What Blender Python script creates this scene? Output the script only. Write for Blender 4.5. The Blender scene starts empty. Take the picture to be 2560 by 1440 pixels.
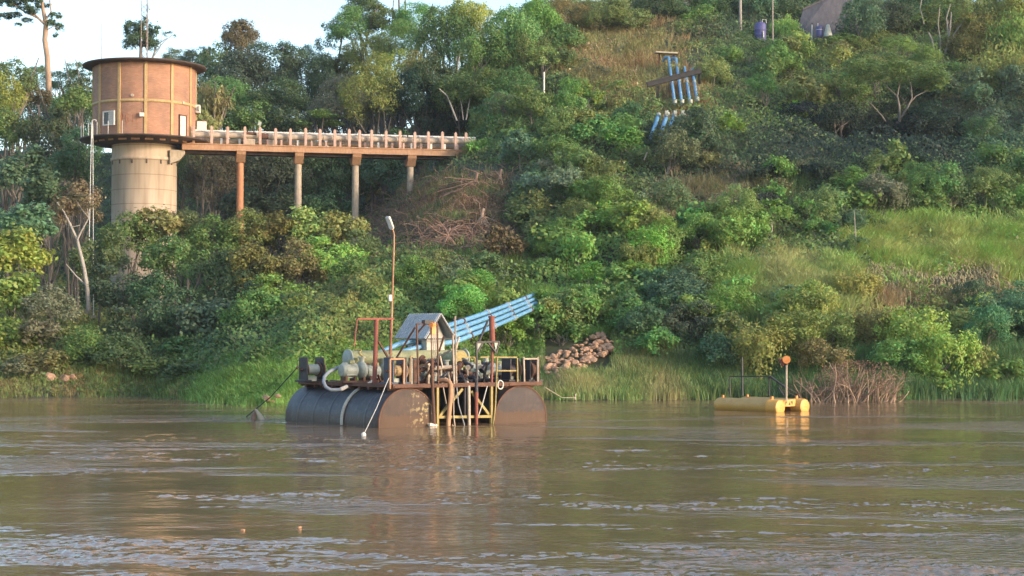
import bpy, math, random
import numpy as np
from mathutils import Vector, Matrix

R = math.radians
scene = bpy.context.scene
# ------------------------------------------------------------------ camera, sky, sun, exposure
F = 4300.0
PITCH = math.atan(125.0 / F)
CAMZ = 3.2
cam_d = bpy.data.cameras.new('camera'); cam = bpy.data.objects.new('camera', cam_d)
scene.collection.objects.link(cam); scene.camera = cam
cam_d.sensor_width = 36.0; cam_d.lens = 36.0 * F / 2560.0
cam_d.clip_start = 0.3; cam_d.clip_end = 4000
cam.location = (0, 0, CAMZ); cam.rotation_euler = (R(90) + PITCH, 0, 0)
SUN_E = R(15); SUN_AZ = R(118)          # azimuth clockwise from +Y (north); sun is to the right, a little behind the camera
to_sun = Vector((math.sin(SUN_AZ) * math.cos(SUN_E), math.cos(SUN_AZ) * math.cos(SUN_E), math.sin(SUN_E)))
world = bpy.data.worlds.new('World'); scene.world = world; world.use_nodes = True
wn = world.node_tree; wn.nodes.clear()
sky = wn.nodes.new('ShaderNodeTexSky'); sky.sky_type = 'NISHITA'; sky.sun_disc = False
sky.sun_elevation = SUN_E; sky.sun_rotation = SUN_AZ
sky.air_density = 1.0; sky.dust_density = 1.5; sky.ozone_density = 1.3; sky.altitude = 50
bg = wn.nodes.new('ShaderNodeBackground'); bg.inputs[1].default_value = 0.15
wo = wn.nodes.new('ShaderNodeOutputWorld')
wn.links.new(sky.outputs[0], bg.inputs[0]); wn.links.new(bg.outputs[0], wo.inputs[0])
sd = bpy.data.lights.new('sun', 'SUN'); sd.energy = 1.4; sd.angle = R(5.0); sd.color = (1.0, 0.78, 0.59)
sun = bpy.data.objects.new('sun', sd); scene.collection.objects.link(sun)
sun.rotation_euler = to_sun.to_track_quat('Z', 'Y').to_euler(); sun.location = (60, -40, 60)
scene.view_settings.view_transform = 'Standard'; scene.view_settings.look = 'None'
scene.view_settings.exposure = 1.5; scene.view_settings.gamma = 1.0
scene.cycles.max_bounces = 6; scene.cycles.diffuse_bounces = 3; scene.cycles.glossy_bounces = 3
scene.cycles.transmission_bounces = 2; scene.cycles.transparent_max_bounces = 4
scene.cycles.use_adaptive_sampling = True; scene.cycles.adaptive_threshold = 0.02
C = scene.collection

# ------------------------------------------------------------------ photograph geometry
ct, st = math.cos(PITCH), math.sin(PITCH)
def ray(px, v):
    x = (px - 1280.0) / F; y = (720.0 - v) / F
    d1 = ct - y * st; d2 = st + y * ct
    return x / d1, d2 / d1                      # dX/dY, dZ/dY
def at(px, v, Y):
    k, m = ray(px, v); return Vector((k * Y, Y, CAMZ + m * Y))
def project(X, Y, Z):
    dz = Z - CAMZ
    d = Y * ct + dz * st; y = -Y * st + dz * ct
    return 1280 + F * X / d, 720 - F * y / d
# smooth value noise
_rs = np.random.RandomState(7); _tab = _rs.rand(256, 256)
def vnoise(x, y):
    x = np.asarray(x, float); y = np.asarray(y, float)
    xi = np.floor(x).astype(int); yi = np.floor(y).astype(int)
    fx = x - xi; fy = y - yi; fx = fx * fx * (3 - 2 * fx); fy = fy * fy * (3 - 2 * fy)
    a = _tab[xi & 255, yi & 255]; b = _tab[(xi + 1) & 255, yi & 255]
    c = _tab[xi & 255, (yi + 1) & 255]; d = _tab[(xi + 1) & 255, (yi + 1) & 255]
    return (a * (1 - fx) + b * fx) * (1 - fy) + (c * (1 - fx) + d * fx) * fy
def fbm(x, y, o=4):
    s = 0; a = 1; t = 0
    for i in range(o):
        s = s + a * vnoise(x * 2 ** i + 17 * i, y * 2 ** i + 31 * i); t += a; a *= .5
    return s / t
SX = [-140, -60, -26, -20, -16.5, -14, -11, -8, 0, 3, 10, 16, 20, 26, 60, 140]
SY = [97, 93, 92, 95, 89, 83.5, 81.5, 84, 90, 88.5, 89, 87, 87.5, 89, 90, 92]
TL = ([-200, -10, 0, 3, 8, 30, 45, 60, 75, 92, 110, 130, 200, 600], [-6, -2.5, 0, .8, 2.4, 4.0, 5.5, 9, 14, 20, 25, 27, 28, 28])
TR = ([-200, -10, 0, 3, 15, 40, 70, 92, 105, 125, 200, 600], [-6, -2.5, 0, 1.1, 6.4, 17, 29.5, 38, 40.5, 42, 44, 46])
def ground_z(X, Y):
    X = np.asarray(X, float); Y = np.asarray(Y, float)
    t = Y - np.interp(X, SX, SY)
    x0 = 18.0 - np.clip((Y - 138) / 12.0, 0, 1) * 3.0
    s = np.clip((X + x0) / 19.0, 0, 1); s = s * s * (3 - 2 * s)
    z = np.interp(t, *TL) * (1 - s) + np.interp(t, *TR) * s
    hol = np.exp(-((X - 31) / 10.0) ** 2) * np.exp(-((Y - 139) / 6.0) ** 2); z = z - 3.2 * hol  # hollow added to the slope to deepen the wood's shade
    rough = np.clip(t / 12.0, 0, 1)
    z = z + rough * ((fbm(X * .09, Y * .09) - .5) * 1.8 + (fbm(X * .35 + 9, Y * .35) - .5) * .8)
    return z
_MY = np.arange(76, 300, .25)
def hit(px, v):
    k, m = ray(px, v)
    zz = ground_z(k * _MY, _MY); zr = CAMZ + m * _MY
    i = np.argmax(zz >= zr) if np.any(zz >= zr) else len(_MY) - 1
    return float(_MY[i])

# ------------------------------------------------------------------ materials
def new_mat(name):
    m = bpy.data.materials.new(name); m.use_nodes = True
    nt = m.node_tree; b = nt.nodes['Principled BSDF']; return m, nt, b
def N(nt, t, **k):
    n = nt.nodes.new(t)
    for a, v in k.items(): setattr(n, a, v)
    return n
def ramp(nt, stops):
    r = N(nt, 'ShaderNodeValToRGB'); e = r.color_ramp.elements
    while len(e) < len(stops): e.new(.5)
    for el, (p, c) in zip(e, stops):
        el.position = p; el.color = (*c, 1) if len(c) == 3 else c
    return r
def rough_mat(name, c1, c2, c3=None, scale=2.0, rough=.8, metal=0.0, bump=.15, stretch=(1, 1, 1), bscale=None, lo=.35, hi=.65):
    """weathered surface: large stains between two colours, fine grain, bump"""
    m, nt, b = new_mat(name); L = nt.links
    tc = N(nt, 'ShaderNodeTexCoord'); mp = N(nt, 'ShaderNodeMapping'); mp.inputs['Scale'].default_value = stretch
    L.new(tc.outputs['Object'], mp.inputs[0])
    n1 = N(nt, 'ShaderNodeTexNoise'); n1.inputs['Scale'].default_value = scale; n1.inputs['Detail'].default_value = 8; n1.inputs['Roughness'].default_value = .65
    L.new(mp.outputs[0], n1.inputs['Vector'])
    st_ = [(lo, c1), (hi, c2)] + ([(min(hi + .12, 1), c3)] if c3 else [])
    r = ramp(nt, st_); L.new(n1.outputs['Fac'], r.inputs[0])
    n2 = N(nt, 'ShaderNodeTexNoise'); n2.inputs['Scale'].default_value = (bscale or scale * 9); n2.inputs['Detail'].default_value = 5
    L.new(mp.outputs[0], n2.inputs['Vector'])
    mx = N(nt, 'ShaderNodeMix', data_type='RGBA', blend_type='MULTIPLY'); mx.inputs[0].default_value = .5
    rr = ramp(nt, [(.25, (.45, .45, .45)), (.75, (1.25, 1.25, 1.25))]); L.new(n2.outputs['Fac'], rr.inputs[0])
    L.new(r.outputs[0], mx.inputs[6]); L.new(rr.outputs[0], mx.inputs[7]); L.new(mx.outputs[2], b.inputs['Base Color'])
    b.inputs['Roughness'].default_value = rough; b.inputs['Metallic'].default_value = metal
    bp = N(nt, 'ShaderNodeBump'); bp.inputs['Strength'].default_value = bump; bp.inputs['Distance'].default_value = .05
    L.new(n2.outputs['Fac'], bp.inputs['Height']); L.new(bp.outputs[0], b.inputs['Normal'])
    return m
M = {}
M['concrete'] = rough_mat('weathered_concrete', (.34, .27, .20), (.44, .36, .27), (.26, .21, .16), scale=.9, stretch=(1, 1, .45))
M['rust_concrete'] = rough_mat('ochre_stained_concrete', (.36, .19, .10), (.46, .27, .16), (.26, .13, .08), scale=.8, stretch=(1, 1, .5))
M['pier_red'] = rough_mat('terracotta_painted_pier', (.42, .17, .08), (.48, .23, .12), (.32, .14, .08), scale=1.2, stretch=(1, 1, .3))
M['post_pink'] = rough_mat('pinkish_concrete_post', (.46, .28, .22), (.58, .40, .32), scale=4)
M['dark_slab'] = rough_mat('dark_brown_concrete', (.045, .03, .025), (.10, .065, .05), (.16, .09, .06), scale=1.2)  # one dark brown for balcony slab, roof and bridge soffit
M['ochre'] = rough_mat('yellow_ochre_paint', (.38, .255, .11), (.46, .33, .16), (.31, .22, .12), scale=2, stretch=(1, 1, .4))
M['white'] = rough_mat('dull_white_paint', (.62, .58, .52), (.75, .72, .66), scale=4)
M['grey_pipe'] = rough_mat('aged_grey_pipe', (.36, .29, .22), (.52, .43, .34), (.30, .18, .12), scale=1.6)
M['rust'] = rough_mat('rusted_steel', (.10, .05, .035), (.17, .085, .055), (.06, .035, .028), scale=3, metal=.2)
M['red_rust'] = rough_mat('red_oxide_steel', (.22, .065, .045), (.28, .095, .065), (.15, .06, .045), scale=3)
M['dark_steel'] = rough_mat('dark_oily_steel', (.028, .026, .03), (.06, .055, .06), (.12, .07, .045), scale=3, rough=.55, metal=.3)
M['blue_steel'] = rough_mat('blue_black_painted_steel', (.035, .045, .07), (.07, .08, .11), (.10, .08, .08), scale=3, rough=.6)
M['yellow'] = rough_mat('faded_yellow_steel', (.30, .23, .08), (.38, .30, .12), (.22, .14, .07), scale=4)
M['olive'] = rough_mat('olive_drab_paint', (.24, .25, .13), (.31, .31, .17), (.33, .28, .14), scale=2, rough=.6)
M['pump'] = rough_mat('pale_grey_green_paint', (.30, .33, .28), (.42, .44, .38), (.22, .18, .13), scale=5, rough=.6)
M['blue_pipe'] = rough_mat('sky_blue_painted_pipe', (.10, .27, .47), (.16, .36, .56), (.40, .48, .52), scale=1.6, rough=.5, lo=.3, hi=.6)
M['roof_sheet'] = rough_mat('grey_fibre_cement_sheet', (.34, .36, .37), (.44, .46, .47), (.25, .24, .22), scale=2.2)
M['hut_wall'] = rough_mat('cream_painted_sheet', (.42, .40, .36), (.55, .52, .45), scale=3)
M['float_yellow'] = rough_mat('yellow_orange_float_paint', (.62, .31, .05), (.68, .38, .10), (.50, .30, .16), scale=2, rough=.5)
M['orange'] = rough_mat('orange_paint', (.75, .22, .04), (.80, .32, .10), scale=5, rough=.5)
M['hose'] = rough_mat('grey_rubber_hose', (.22, .24, .27), (.30, .32, .35), scale=4, rough=.5)
M['rope'] = rough_mat('pale_rope', (.5, .48, .42), (.62, .6, .55), scale=8)
M['rope_wound'] = rough_mat('ochre_wound_rope', (.30, .20, .10), (.52, .38, .20), scale=4, stretch=(9, 1, 1))
M['rock'] = rough_mat('sandstone_rock', (.34, .19, .11), (.48, .30, .19), (.26, .17, .12), scale=1.5, bump=.4)
M['bark'] = rough_mat('grey_bark', (.10, .085, .07), (.20, .17, .14), scale=3, stretch=(1, 1, .3))
M['bark_pale'] = rough_mat('pale_bark', (.26, .23, .20), (.38, .35, .31), scale=3, stretch=(1, 1, .3))
M['bark_mid'] = rough_mat('grey_brown_bark', (.15, .13, .11), (.24, .21, .18), scale=3, stretch=(1, 1, .3))
M['bark_tan'] = rough_mat('tan_bark', (.30, .20, .13), (.42, .30, .21), scale=2, stretch=(1, 1, .3))
M['twig'] = rough_mat('dead_brown_twig', (.16, .09, .06), (.30, .19, .14), scale=2)
M['thatch'] = rough_mat('grey_brown_thatch', (.10, .09, .10), (.155, .14, .145), (.18, .13, .11), scale=1.2, stretch=(3, 1, 1), bump=.6)
M['tank_blue'] = rough_mat('violet_blue_plastic', (.07, .07, .20), (.10, .10, .27), scale=2, rough=.5)
M['mast'] = rough_mat('galvanised_mast', (.30, .26, .23), (.40, .34, .30), scale=4)
M['glass_dark'] = rough_mat('dark_window_glass', (.02, .022, .025), (.04, .045, .05), scale=3, rough=.15)
M['grey_beam'] = rough_mat('dark_grey_beam', (.022, .022, .026), (.045, .042, .042), scale=2)
M['pale_wood'] = rough_mat('pale_weathered_plank', (.40, .34, .24), (.52, .45, .33), scale=3)

def brick_mat():
    m, nt, b = new_mat('orange_red_brick'); L = nt.links
    uv = N(nt, 'ShaderNodeUVMap', uv_map='uv')
    br = N(nt, 'ShaderNodeTexBrick'); br.inputs['Scale'].default_value = 1.0
    br.inputs['Brick Width'].default_value = .26; br.inputs['Row Height'].default_value = .085; br.inputs['Mortar Size'].default_value = .010
    br.inputs['Color1'].default_value = (.33, .16, .095, 1); br.inputs['Color2'].default_value = (.40, .21, .13, 1); br.inputs['Mortar'].default_value = (.28, .17, .12, 1)
    L.new(uv.outputs[0], br.inputs['Vector'])
    tc = N(nt, 'ShaderNodeTexCoord')
    n = N(nt, 'ShaderNodeTexNoise'); n.inputs['Scale'].default_value = .8; n.inputs['Detail'].default_value = 7; L.new(tc.outputs['Object'], n.inputs['Vector'])
    r = ramp(nt, [(.3, (.72, .75, .80)), (.55, (1, 1, 1)), (.75, (1.15, 1.12, 1.1))]); L.new(n.outputs['Fac'], r.inputs[0])
    mx = N(nt, 'ShaderNodeMix', data_type='RGBA', blend_type='MULTIPLY'); mx.inputs[0].default_value = 1
    L.new(br.outputs['Color'], mx.inputs[6]); L.new(r.outputs[0], mx.inputs[7]); L.new(mx.outputs[2], b.inputs['Base Color'])
    b.inputs['Roughness'].default_value = .85
    return m
M['brick'] = brick_mat()

def column_mat():
    """board-marked concrete with pour lines every ~1.6 m and runs of stain"""
    m, nt, b = new_mat('poured_concrete_shaft'); L = nt.links
    tc = N(nt, 'ShaderNodeTexCoord'); sp = N(nt, 'ShaderNodeSeparateXYZ'); L.new(tc.outputs['Object'], sp.inputs[0])
    mp = N(nt, 'ShaderNodeMapping'); mp.inputs['Scale'].default_value = (3, 3, .25); L.new(tc.outputs['Object'], mp.inputs[0])
    n = N(nt, 'ShaderNodeTexNoise'); n.inputs['Scale'].default_value = 1; n.inputs['Detail'].default_value = 8; L.new(mp.outputs[0], n.inputs['Vector'])
    r = ramp(nt, [(.3, (.36, .275, .20)), (.5, (.46, .36, .27)), (.7, (.52, .42, .32))]); L.new(n.outputs['Fac'], r.inputs[0])
    md = N(nt, 'ShaderNodeMath', operation='PINGPONG'); md.inputs[1].default_value = .55; L.new(sp.outputs['Z'], md.inputs[0])
    lt = N(nt, 'ShaderNodeMath', operation='LESS_THAN'); lt.inputs[1].default_value = .025; L.new(md.outputs[0], lt.inputs[0])
    mx = N(nt, 'ShaderNodeMix', data_type='RGBA', blend_type='MULTIPLY'); L.new(lt.outputs[0], mx.inputs[0])
    L.new(r.outputs[0], mx.inputs[6]); mx.inputs[7].default_value = (.62, .58, .54, 1); L.new(mx.outputs[2], b.inputs['Base Color'])
    b.inputs['Roughness'].default_value = .85
    return m
M['shaft'] = column_mat()

def float_mat(name, side, flakes=True):
    """tar-black float shell with a rust waterline band, hoops and scrapes"""
    m, nt, b = new_mat(name); L = nt.links
    tc = N(nt, 'ShaderNodeTexCoord'); sp = N(nt, 'ShaderNodeSeparateXYZ'); L.new(tc.outputs['Object'], sp.inputs[0])
    n = N(nt, 'ShaderNodeTexNoise'); n.inputs['Scale'].default_value = 1.3; n.inputs['Detail'].default_value = 9; n.inputs['Roughness'].default_value = .7; L.new(tc.outputs['Object'], n.inputs['Vector'])
    n3 = N(nt, 'ShaderNodeTexNoise'); n3.inputs['Scale'].default_value = 5.5; n3.inputs['Detail'].default_value = 6; L.new(tc.outputs['Object'], n3.inputs['Vector'])
    if side:
        r = ramp(nt, [(.3, (.024, .023, .027)), (.52, (.045, .044, .050)), (.66, (.075, .073, .078)), (.76, (.10, .065, .045))])
    elif not flakes:
        r = ramp(nt, [(.28, (.035, .028, .03)), (.5, (.058, .044, .043)), (.7, (.08, .06, .055))])
    else:
        r = ramp(nt, [(.28, (.038, .027, .024)), (.5, (.068, .044, .034)), (.7, (.11, .068, .05))])
    L.new(n.outputs['Fac'], r.inputs[0])
    # rust band near waterline
    ad = N(nt, 'ShaderNodeMath', operation='MULTIPLY_ADD'); ad.inputs[1].default_value = .5; ad.inputs[2].default_value = -.05; L.new(n3.outputs['Fac'], ad.inputs[0])
    sb = N(nt, 'ShaderNodeMath', operation='SUBTRACT'); L.new(sp.outputs['Z'], sb.inputs[0]); L.new(ad.outputs[0], sb.inputs[1])
    rb = ramp(nt, [(.06, (1, 1, 1)), (.14, (0, 0, 0))]); L.new(sb.outputs[0], rb.inputs[0])
    mx = N(nt, 'ShaderNodeMix', data_type='RGBA'); L.new(rb.outputs[0], mx.inputs[0]); L.new(r.outputs[0], mx.inputs[6])
    mx.inputs[7].default_value = (.055, .036, .03, 1) if side else (.085, .047, .028, 1)
    # flaked yellowish paint patches on caps, scrapes on sides
    rf = ramp(nt, [(.55, (0, 0, 0)), (.59, (1, 1, 1))]); L.new(n3.outputs['Fac'], rf.inputs[0])
    if side:
        fl = N(nt, 'ShaderNodeMath', operation='MULTIPLY'); fl.inputs[1].default_value = .18; L.new(rf.outputs[0], fl.inputs[0]); fac = fl.outputs[0]
    else:
        rx = ramp(nt, [(.45, (0, 0, 0)), (.85, (1, 1, 1))]);
        xx = N(nt, 'ShaderNodeMath', operation='MULTIPLY_ADD'); xx.inputs[1].default_value = .5; xx.inputs[2].default_value = .5; L.new(sp.outputs['X'], xx.inputs[0]); L.new(xx.outputs[0], rx.inputs[0])
        fl = N(nt, 'ShaderNodeMath', operation='MULTIPLY'); L.new(rf.outputs[0], fl.inputs[0]); L.new(rx.outputs[0], fl.inputs[1])
        f2 = N(nt, 'ShaderNodeMath', operation='MULTIPLY'); f2.inputs[1].default_value = .85 if flakes else .06; L.new(fl.outputs[0], f2.inputs[0]); fac = f2.outputs[0]
    m2 = N(nt, 'ShaderNodeMix', data_type='RGBA'); L.new(fac, m2.inputs[0]); L.new(mx.outputs[2], m2.inputs[6])
    m2.inputs[7].default_value = (.16, .15, .15, 1) if side else (.36, .29, .14, 1)
    L.new(m2.outputs[2], b.inputs['Base Color'])
    b.inputs['Roughness'].default_value = .5 if side else .75
    bp = N(nt, 'ShaderNodeBump'); bp.inputs['Strength'].default_value = .35; bp.inputs['Distance'].default_value = .06
    L.new(n.outputs['Fac'], bp.inputs['Height']); L.new(bp.outputs[0], b.inputs['Normal'])
    return m
M['float_side'] = float_mat('tarred_float_shell', True)
M['float_cap'] = float_mat('rusted_float_end', False)
M['float_cap_dark'] = float_mat('dark_float_end', False, False)

def leaf_mat(name, attr, transl=.38, rough=.55):
    m, nt, b = new_mat(name); L = nt.links
    if attr:
        at_ = N(nt, 'ShaderNodeAttribute', attribute_name='col'); col = at_.outputs['Color']
    else:
        oi = N(nt, 'ShaderNodeObjectInfo'); col = oi.outputs['Color']
    ge = N(nt, 'ShaderNodeNewGeometry')
    tc = N(nt, 'ShaderNodeTexCoord'); no = N(nt, 'ShaderNodeTexNoise'); no.inputs['Scale'].default_value = .9; no.inputs['Detail'].default_value = 3
    L.new(tc.outputs['Object'], no.inputs['Vector'])
    hs = N(nt, 'ShaderNodeHueSaturation'); L.new(col, hs.inputs['Color'])
    a = N(nt, 'ShaderNodeMath', operation='MULTIPLY_ADD'); a.inputs[1].default_value = .07; a.inputs[2].default_value = .463; L.new(ge.outputs['Random Per Island'], a.inputs[0])
    L.new(a.outputs[0], hs.inputs['Hue'])
    v = N(nt, 'ShaderNodeMath', operation='MULTIPLY_ADD'); v.inputs[1].default_value = .5; v.inputs[2].default_value = .68; L.new(ge.outputs['Random Per Island'], v.inputs[0])
    v2 = N(nt, 'ShaderNodeMath', operation='MULTIPLY_ADD'); v2.inputs[1].default_value = .9; L.new(no.outputs['Fac'], v2.inputs[0]); L.new(v.outputs[0], v2.inputs[2])
    L.new(v2.outputs[0], hs.inputs['Value'])
    L.new(hs.outputs[0], b.inputs['Base Color']); b.inputs['Roughness'].default_value = rough
    b.inputs['Specular IOR Level'].default_value = .35
    tr = N(nt, 'ShaderNodeBsdfTranslucent'); L.new(hs.outputs[0], tr.inputs[0])
    ms = N(nt, 'ShaderNodeMixShader'); ms.inputs[0].default_value = transl
    L.new(b.outputs[0], ms.inputs[1]); L.new(tr.outputs[0], ms.inputs[2])
    L.new(ms.outputs[0], nt.nodes['Material Output'].inputs['Surface'])
    return m
M['leaf'] = leaf_mat('leaves', False)
M['leaf_attr'] = leaf_mat('mixed_undergrowth_leaves', True)
M['blade'] = leaf_mat('grass_blades', True, .25, .6)

def water_mat():
    m, nt, b = new_mat('muddy_river_water'); L = nt.links
    tc = N(nt, 'ShaderNodeTexCoord')
    def noise(sc, stx, det, w=0.0, rot=0.0):
        mp = N(nt, 'ShaderNodeMapping'); mp.inputs['Scale'].default_value = stx; mp.inputs['Rotation'].default_value = (0, 0, R(rot)); L.new(tc.outputs['Object'], mp.inputs[0])
        n = N(nt, 'ShaderNodeTexNoise'); n.inputs['Scale'].default_value = sc; n.inputs['Detail'].default_value = det; n.inputs['Distortion'].default_value = w
        L.new(mp.outputs[0], n.inputs['Vector']); return n
    patch = noise(.09, (.55, 1.5, 1), 5, .8, -14)         # rough / smooth patches
    big = noise(.35, (.7, 1.3, 1), 3, .4, -10)
    rip = noise(2.6, (.75, 1.35, 1), 3, .5, 12)
    fine = noise(8.0, (.8, 1.3, 1), 2, .2, -20)
    pr = ramp(nt, [(.50, (0, 0, 0)), (.62, (1, 1, 1))]); L.new(patch.outputs['Fac'], pr.inputs[0])
    sp = N(nt, 'ShaderNodeSeparateXYZ'); L.new(tc.outputs['Object'], sp.inputs[0])
    nr = ramp(nt, [(0, (.25, .25, .25)), (.5, (.9, .9, .9)), (1, (.5, .5, .5))])
    mr = N(nt, 'ShaderNodeMapRange'); mr.inputs[1].default_value = 24; mr.inputs[2].default_value = 90; L.new(sp.outputs['Y'], mr.inputs[0]); L.new(mr.outputs[0], nr.inputs[0])
    # height = big*.10 + rip*(.006+.05*patch) + fine*(.001+.010*patch)
    def mul(a, k):
        n = N(nt, 'ShaderNodeMath', operation='MULTIPLY'); L.new(a, n.inputs[0])
        if isinstance(k, float): n.inputs[1].default_value = k
        else: L.new(k, n.inputs[1])
        return n.outputs[0]
    def add(a, c):
        n = N(nt, 'ShaderNodeMath', operation='ADD'); L.new(a, n.inputs[0])
        if isinstance(c, float): n.inputs[1].default_value = c
        else: L.new(c, n.inputs[1])
        return n.outputs[0]
    pm = mul(pr.outputs[0], nr.outputs[0])
    h = mul(big.outputs['Fac'], .035)
    h = add(h, mul(rip.outputs['Fac'], add(mul(pm, .17), .014)))
    h = add(h, mul(fine.outputs['Fac'], add(mul(pm, .05), .0018)))
    bp = N(nt, 'ShaderNodeBump'); bp.inputs['Strength'].default_value = 1; bp.inputs['Distance'].default_value = 1.0
    L.new(h, bp.inputs['Height']); L.new(bp.outputs[0], b.inputs['Normal'])
    mud = noise(.12, (.5, 1.2, 1), 4, .5, -8)
    mc = ramp(nt, [(.35, (.175, .108, .056)), (.65, (.225, .145, .080))]); L.new(mud.outputs['Fac'], mc.inputs[0])
    L.new(mc.outputs[0], b.inputs['Base Color'])
    b.inputs['Roughness'].default_value = .08; b.inputs['IOR'].default_value = 1.33
    return m
M['water'] = water_mat()
M['soil'] = rough_mat('dark_humus_soil', (.045, .06, .024), (.075, .075, .035), (.18, .11, .065), scale=.25, lo=.35, hi=.72)

# ------------------------------------------------------------------ mesh helpers
def mesh_np(name, V, T, mat, col=None, quads=False, smooth=False, mats=None, mi=None):
    me = bpy.data.meshes.new(name); V = np.ascontiguousarray(V, dtype=np.float32); T = np.ascontiguousarray(T, dtype=np.int32)
    k = T.shape[1]
    me.vertices.add(len(V)); me.vertices.foreach_set('co', V.ravel())
    me.loops.add(T.size); me.loops.foreach_set('vertex_index', T.ravel())
    me.polygons.add(len(T)); me.polygons.foreach_set('loop_start', np.arange(0, T.size, k, dtype=np.int32))
    try: me.polygons.foreach_set('loop_total', np.full(len(T), k, dtype=np.int32))
    except Exception: pass
    if smooth: me.polygons.foreach_set('use_smooth', np.ones(len(T), dtype=bool))
    me.materials.append(mat)
    if col is not None:
        a = me.color_attributes.new('col', 'FLOAT_COLOR', 'POINT')
        c4 = np.ones((len(V), 4), dtype=np.float32); c4[:, :3] = col; a.data.foreach_set('color', c4.ravel())
    me.update(calc_edges=True); me.validate(verbose=False)
    return me
class MB:
    """collects boxes, bars, tubes and lathed shapes; build() links them as ONE mesh object"""
    def __init__(s): s.v = []; s.f = []; s.sm = []
    def add(s, vs, fs, smooth=False):
        o = len(s.v); s.v += [tuple(v) for v in vs]; s.f += [tuple(i + o for i in f) for f in fs]; s.sm += [smooth] * len(fs); return s
    def box(s, c, d, rot=None, bev=0.0):
        x, y, z = d[0] / 2, d[1] / 2, d[2] / 2
        vs = [Vector((a, b, e)) for a in (-x, x) for b in (-y, y) for e in (-z, z)]
        if rot is not None: vs = [rot @ v for v in vs]
        c = Vector(c); vs = [v + c for v in vs]
        return s.add(vs, [(0, 1, 3, 2), (4, 6, 7, 5), (0, 4, 5, 1), (2, 3, 7, 6), (0, 2, 6, 4), (1, 5, 7, 3)])
    def bar(s, p, q, w, h=None):
        """square bar between two points"""
        p = Vector(p); q = Vector(q); h = h or w; d = (q - p); L = d.length; r = d.to_track_quat('X', 'Z').to_matrix()
        return s.box((p + q) / 2, (L, w, h), r)
    def tube(s, pts, rad, n=8, cap=True):
        pts = [Vector(p) for p in pts]; m = len(pts)
        if not hasattr(rad, '__len__'): rad = [rad] * m
        up = Vector((0, 0, 1)); rings = []; prev = None
        for i, p in enumerate(pts):
            d = (pts[min(i + 1, m - 1)] - pts[max(i - 1, 0)]).normalized()
            if prev is None:
                a = d.cross(up if abs(d.z) < .9 else Vector((1, 0, 0))).normalized()
            else:
                a = (prev - d * prev.dot(d)).normalized()
            prev = a; b = d.cross(a)
            rings.append([p + (a * math.cos(2 * math.pi * k / n) + b * math.sin(2 * math.pi * k / n)) * rad[i] for k in range(n)])
        vs = [v for r_ in rings for v in r_]; fs = []
        for i in range(m - 1):
            for k in range(n):
                fs.append((i * n + k, i * n + (k + 1) % n, (i + 1) * n + (k + 1) % n, (i + 1) * n + k))
        s.add(vs, fs, True)
        if cap:
            s.add(rings[0], [tuple(range(n))[::-1]]); s.add(rings[-1], [tuple(range(n))])
        return s
    def lathe(s, prof, n=48, axis='z', c=(0, 0, 0), closed=False, a0=0.0, smooth=True):
        """profile of (r, h) turned round an axis"""
        vs = []
        for r_, h in prof:
            for k in range(n):
                t = a0 + 2 * math.pi * k / n; x, y = r_ * math.cos(t), r_ * math.sin(t)
                p = (x, y, h) if axis == 'z' else ((h, x, y) if axis == 'x' else (x, h, y))
                vs.append((p[0] + c[0], p[1] + c[1], p[2] + c[2]))
        m = len(prof); fs = []
        for i in range(m - (0 if closed else 1)):
            j = (i + 1) % m
            for k in range(n): fs.append((i * n + k, i * n + (k + 1) % n, j * n + (k + 1) % n, j * n + k))
        return s.add(vs, fs, smooth)
    def cyl(s, p, q, r, n=20, bevel=0.0):
        return s.tube([p, q], r, n)
    def poly(s, pts, thick):
        """flat polygon (list of 3D points) extruded by vector thick"""
        t = Vector(thick); n = len(pts); a = [Vector(p) for p in pts]; b = [p + t for p in a]
        return s.add(a + b, [tuple(range(n))[::-1], tuple(range(n, 2 * n))] + [(i, (i + 1) % n, n + (i + 1) % n, n + i) for i in range(n)])
    def build(s, name, mat, parent=None, bevel=0.0, world=None):
        me = bpy.data.meshes.new(name); me.from_pydata(s.v, [], s.f); me.materials.append(mat)
        import bmesh
        bm = bmesh.new(); bm.from_mesh(me); bmesh.ops.recalc_face_normals(bm, faces=bm.faces); bm.to_mesh(me); bm.free()
        if len(me.polygons) == len(s.sm): me.polygons.foreach_set('use_smooth', s.sm)
        o = bpy.data.objects.new(name, me); C.objects.link(o)
        if parent is not None: o.parent = parent
        if bevel:
            md = o.modifiers.new('bevel', 'BEVEL'); md.width = bevel; md.segments = 2; md.limit_method = 'ANGLE'
        return o
def tag(o, label=None, cat=None, group=None, kind=None):
    if label: o['label'] = label
    if cat: o['category'] = cat
    if group: o['group'] = group
    if kind: o['kind'] = kind
    return o
def thing(name, label, cat, loc=(0, 0, 0), rz=0.0, group=None):
    o = bpy.data.objects.new(name, None); C.objects.link(o); o.empty_display_size = .2
    o.location = loc; o.rotation_euler = (0, 0, rz); return tag(o, label, cat, group)
def dup(root, loc, rz=0.0, scale=None, label=None, group=None):
    r = root.copy(); C.objects.link(r); r.location = loc; r.rotation_euler = (0, 0, rz)
    if scale: r.scale = scale
    if label: r['label'] = label
    if group: r['group'] = group
    for ch in list(root.children):
        c = ch.copy(); C.objects.link(c); c.parent = r
        for g in list(ch.children):
            d = g.copy(); C.objects.link(d); d.parent = c
    return r
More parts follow.
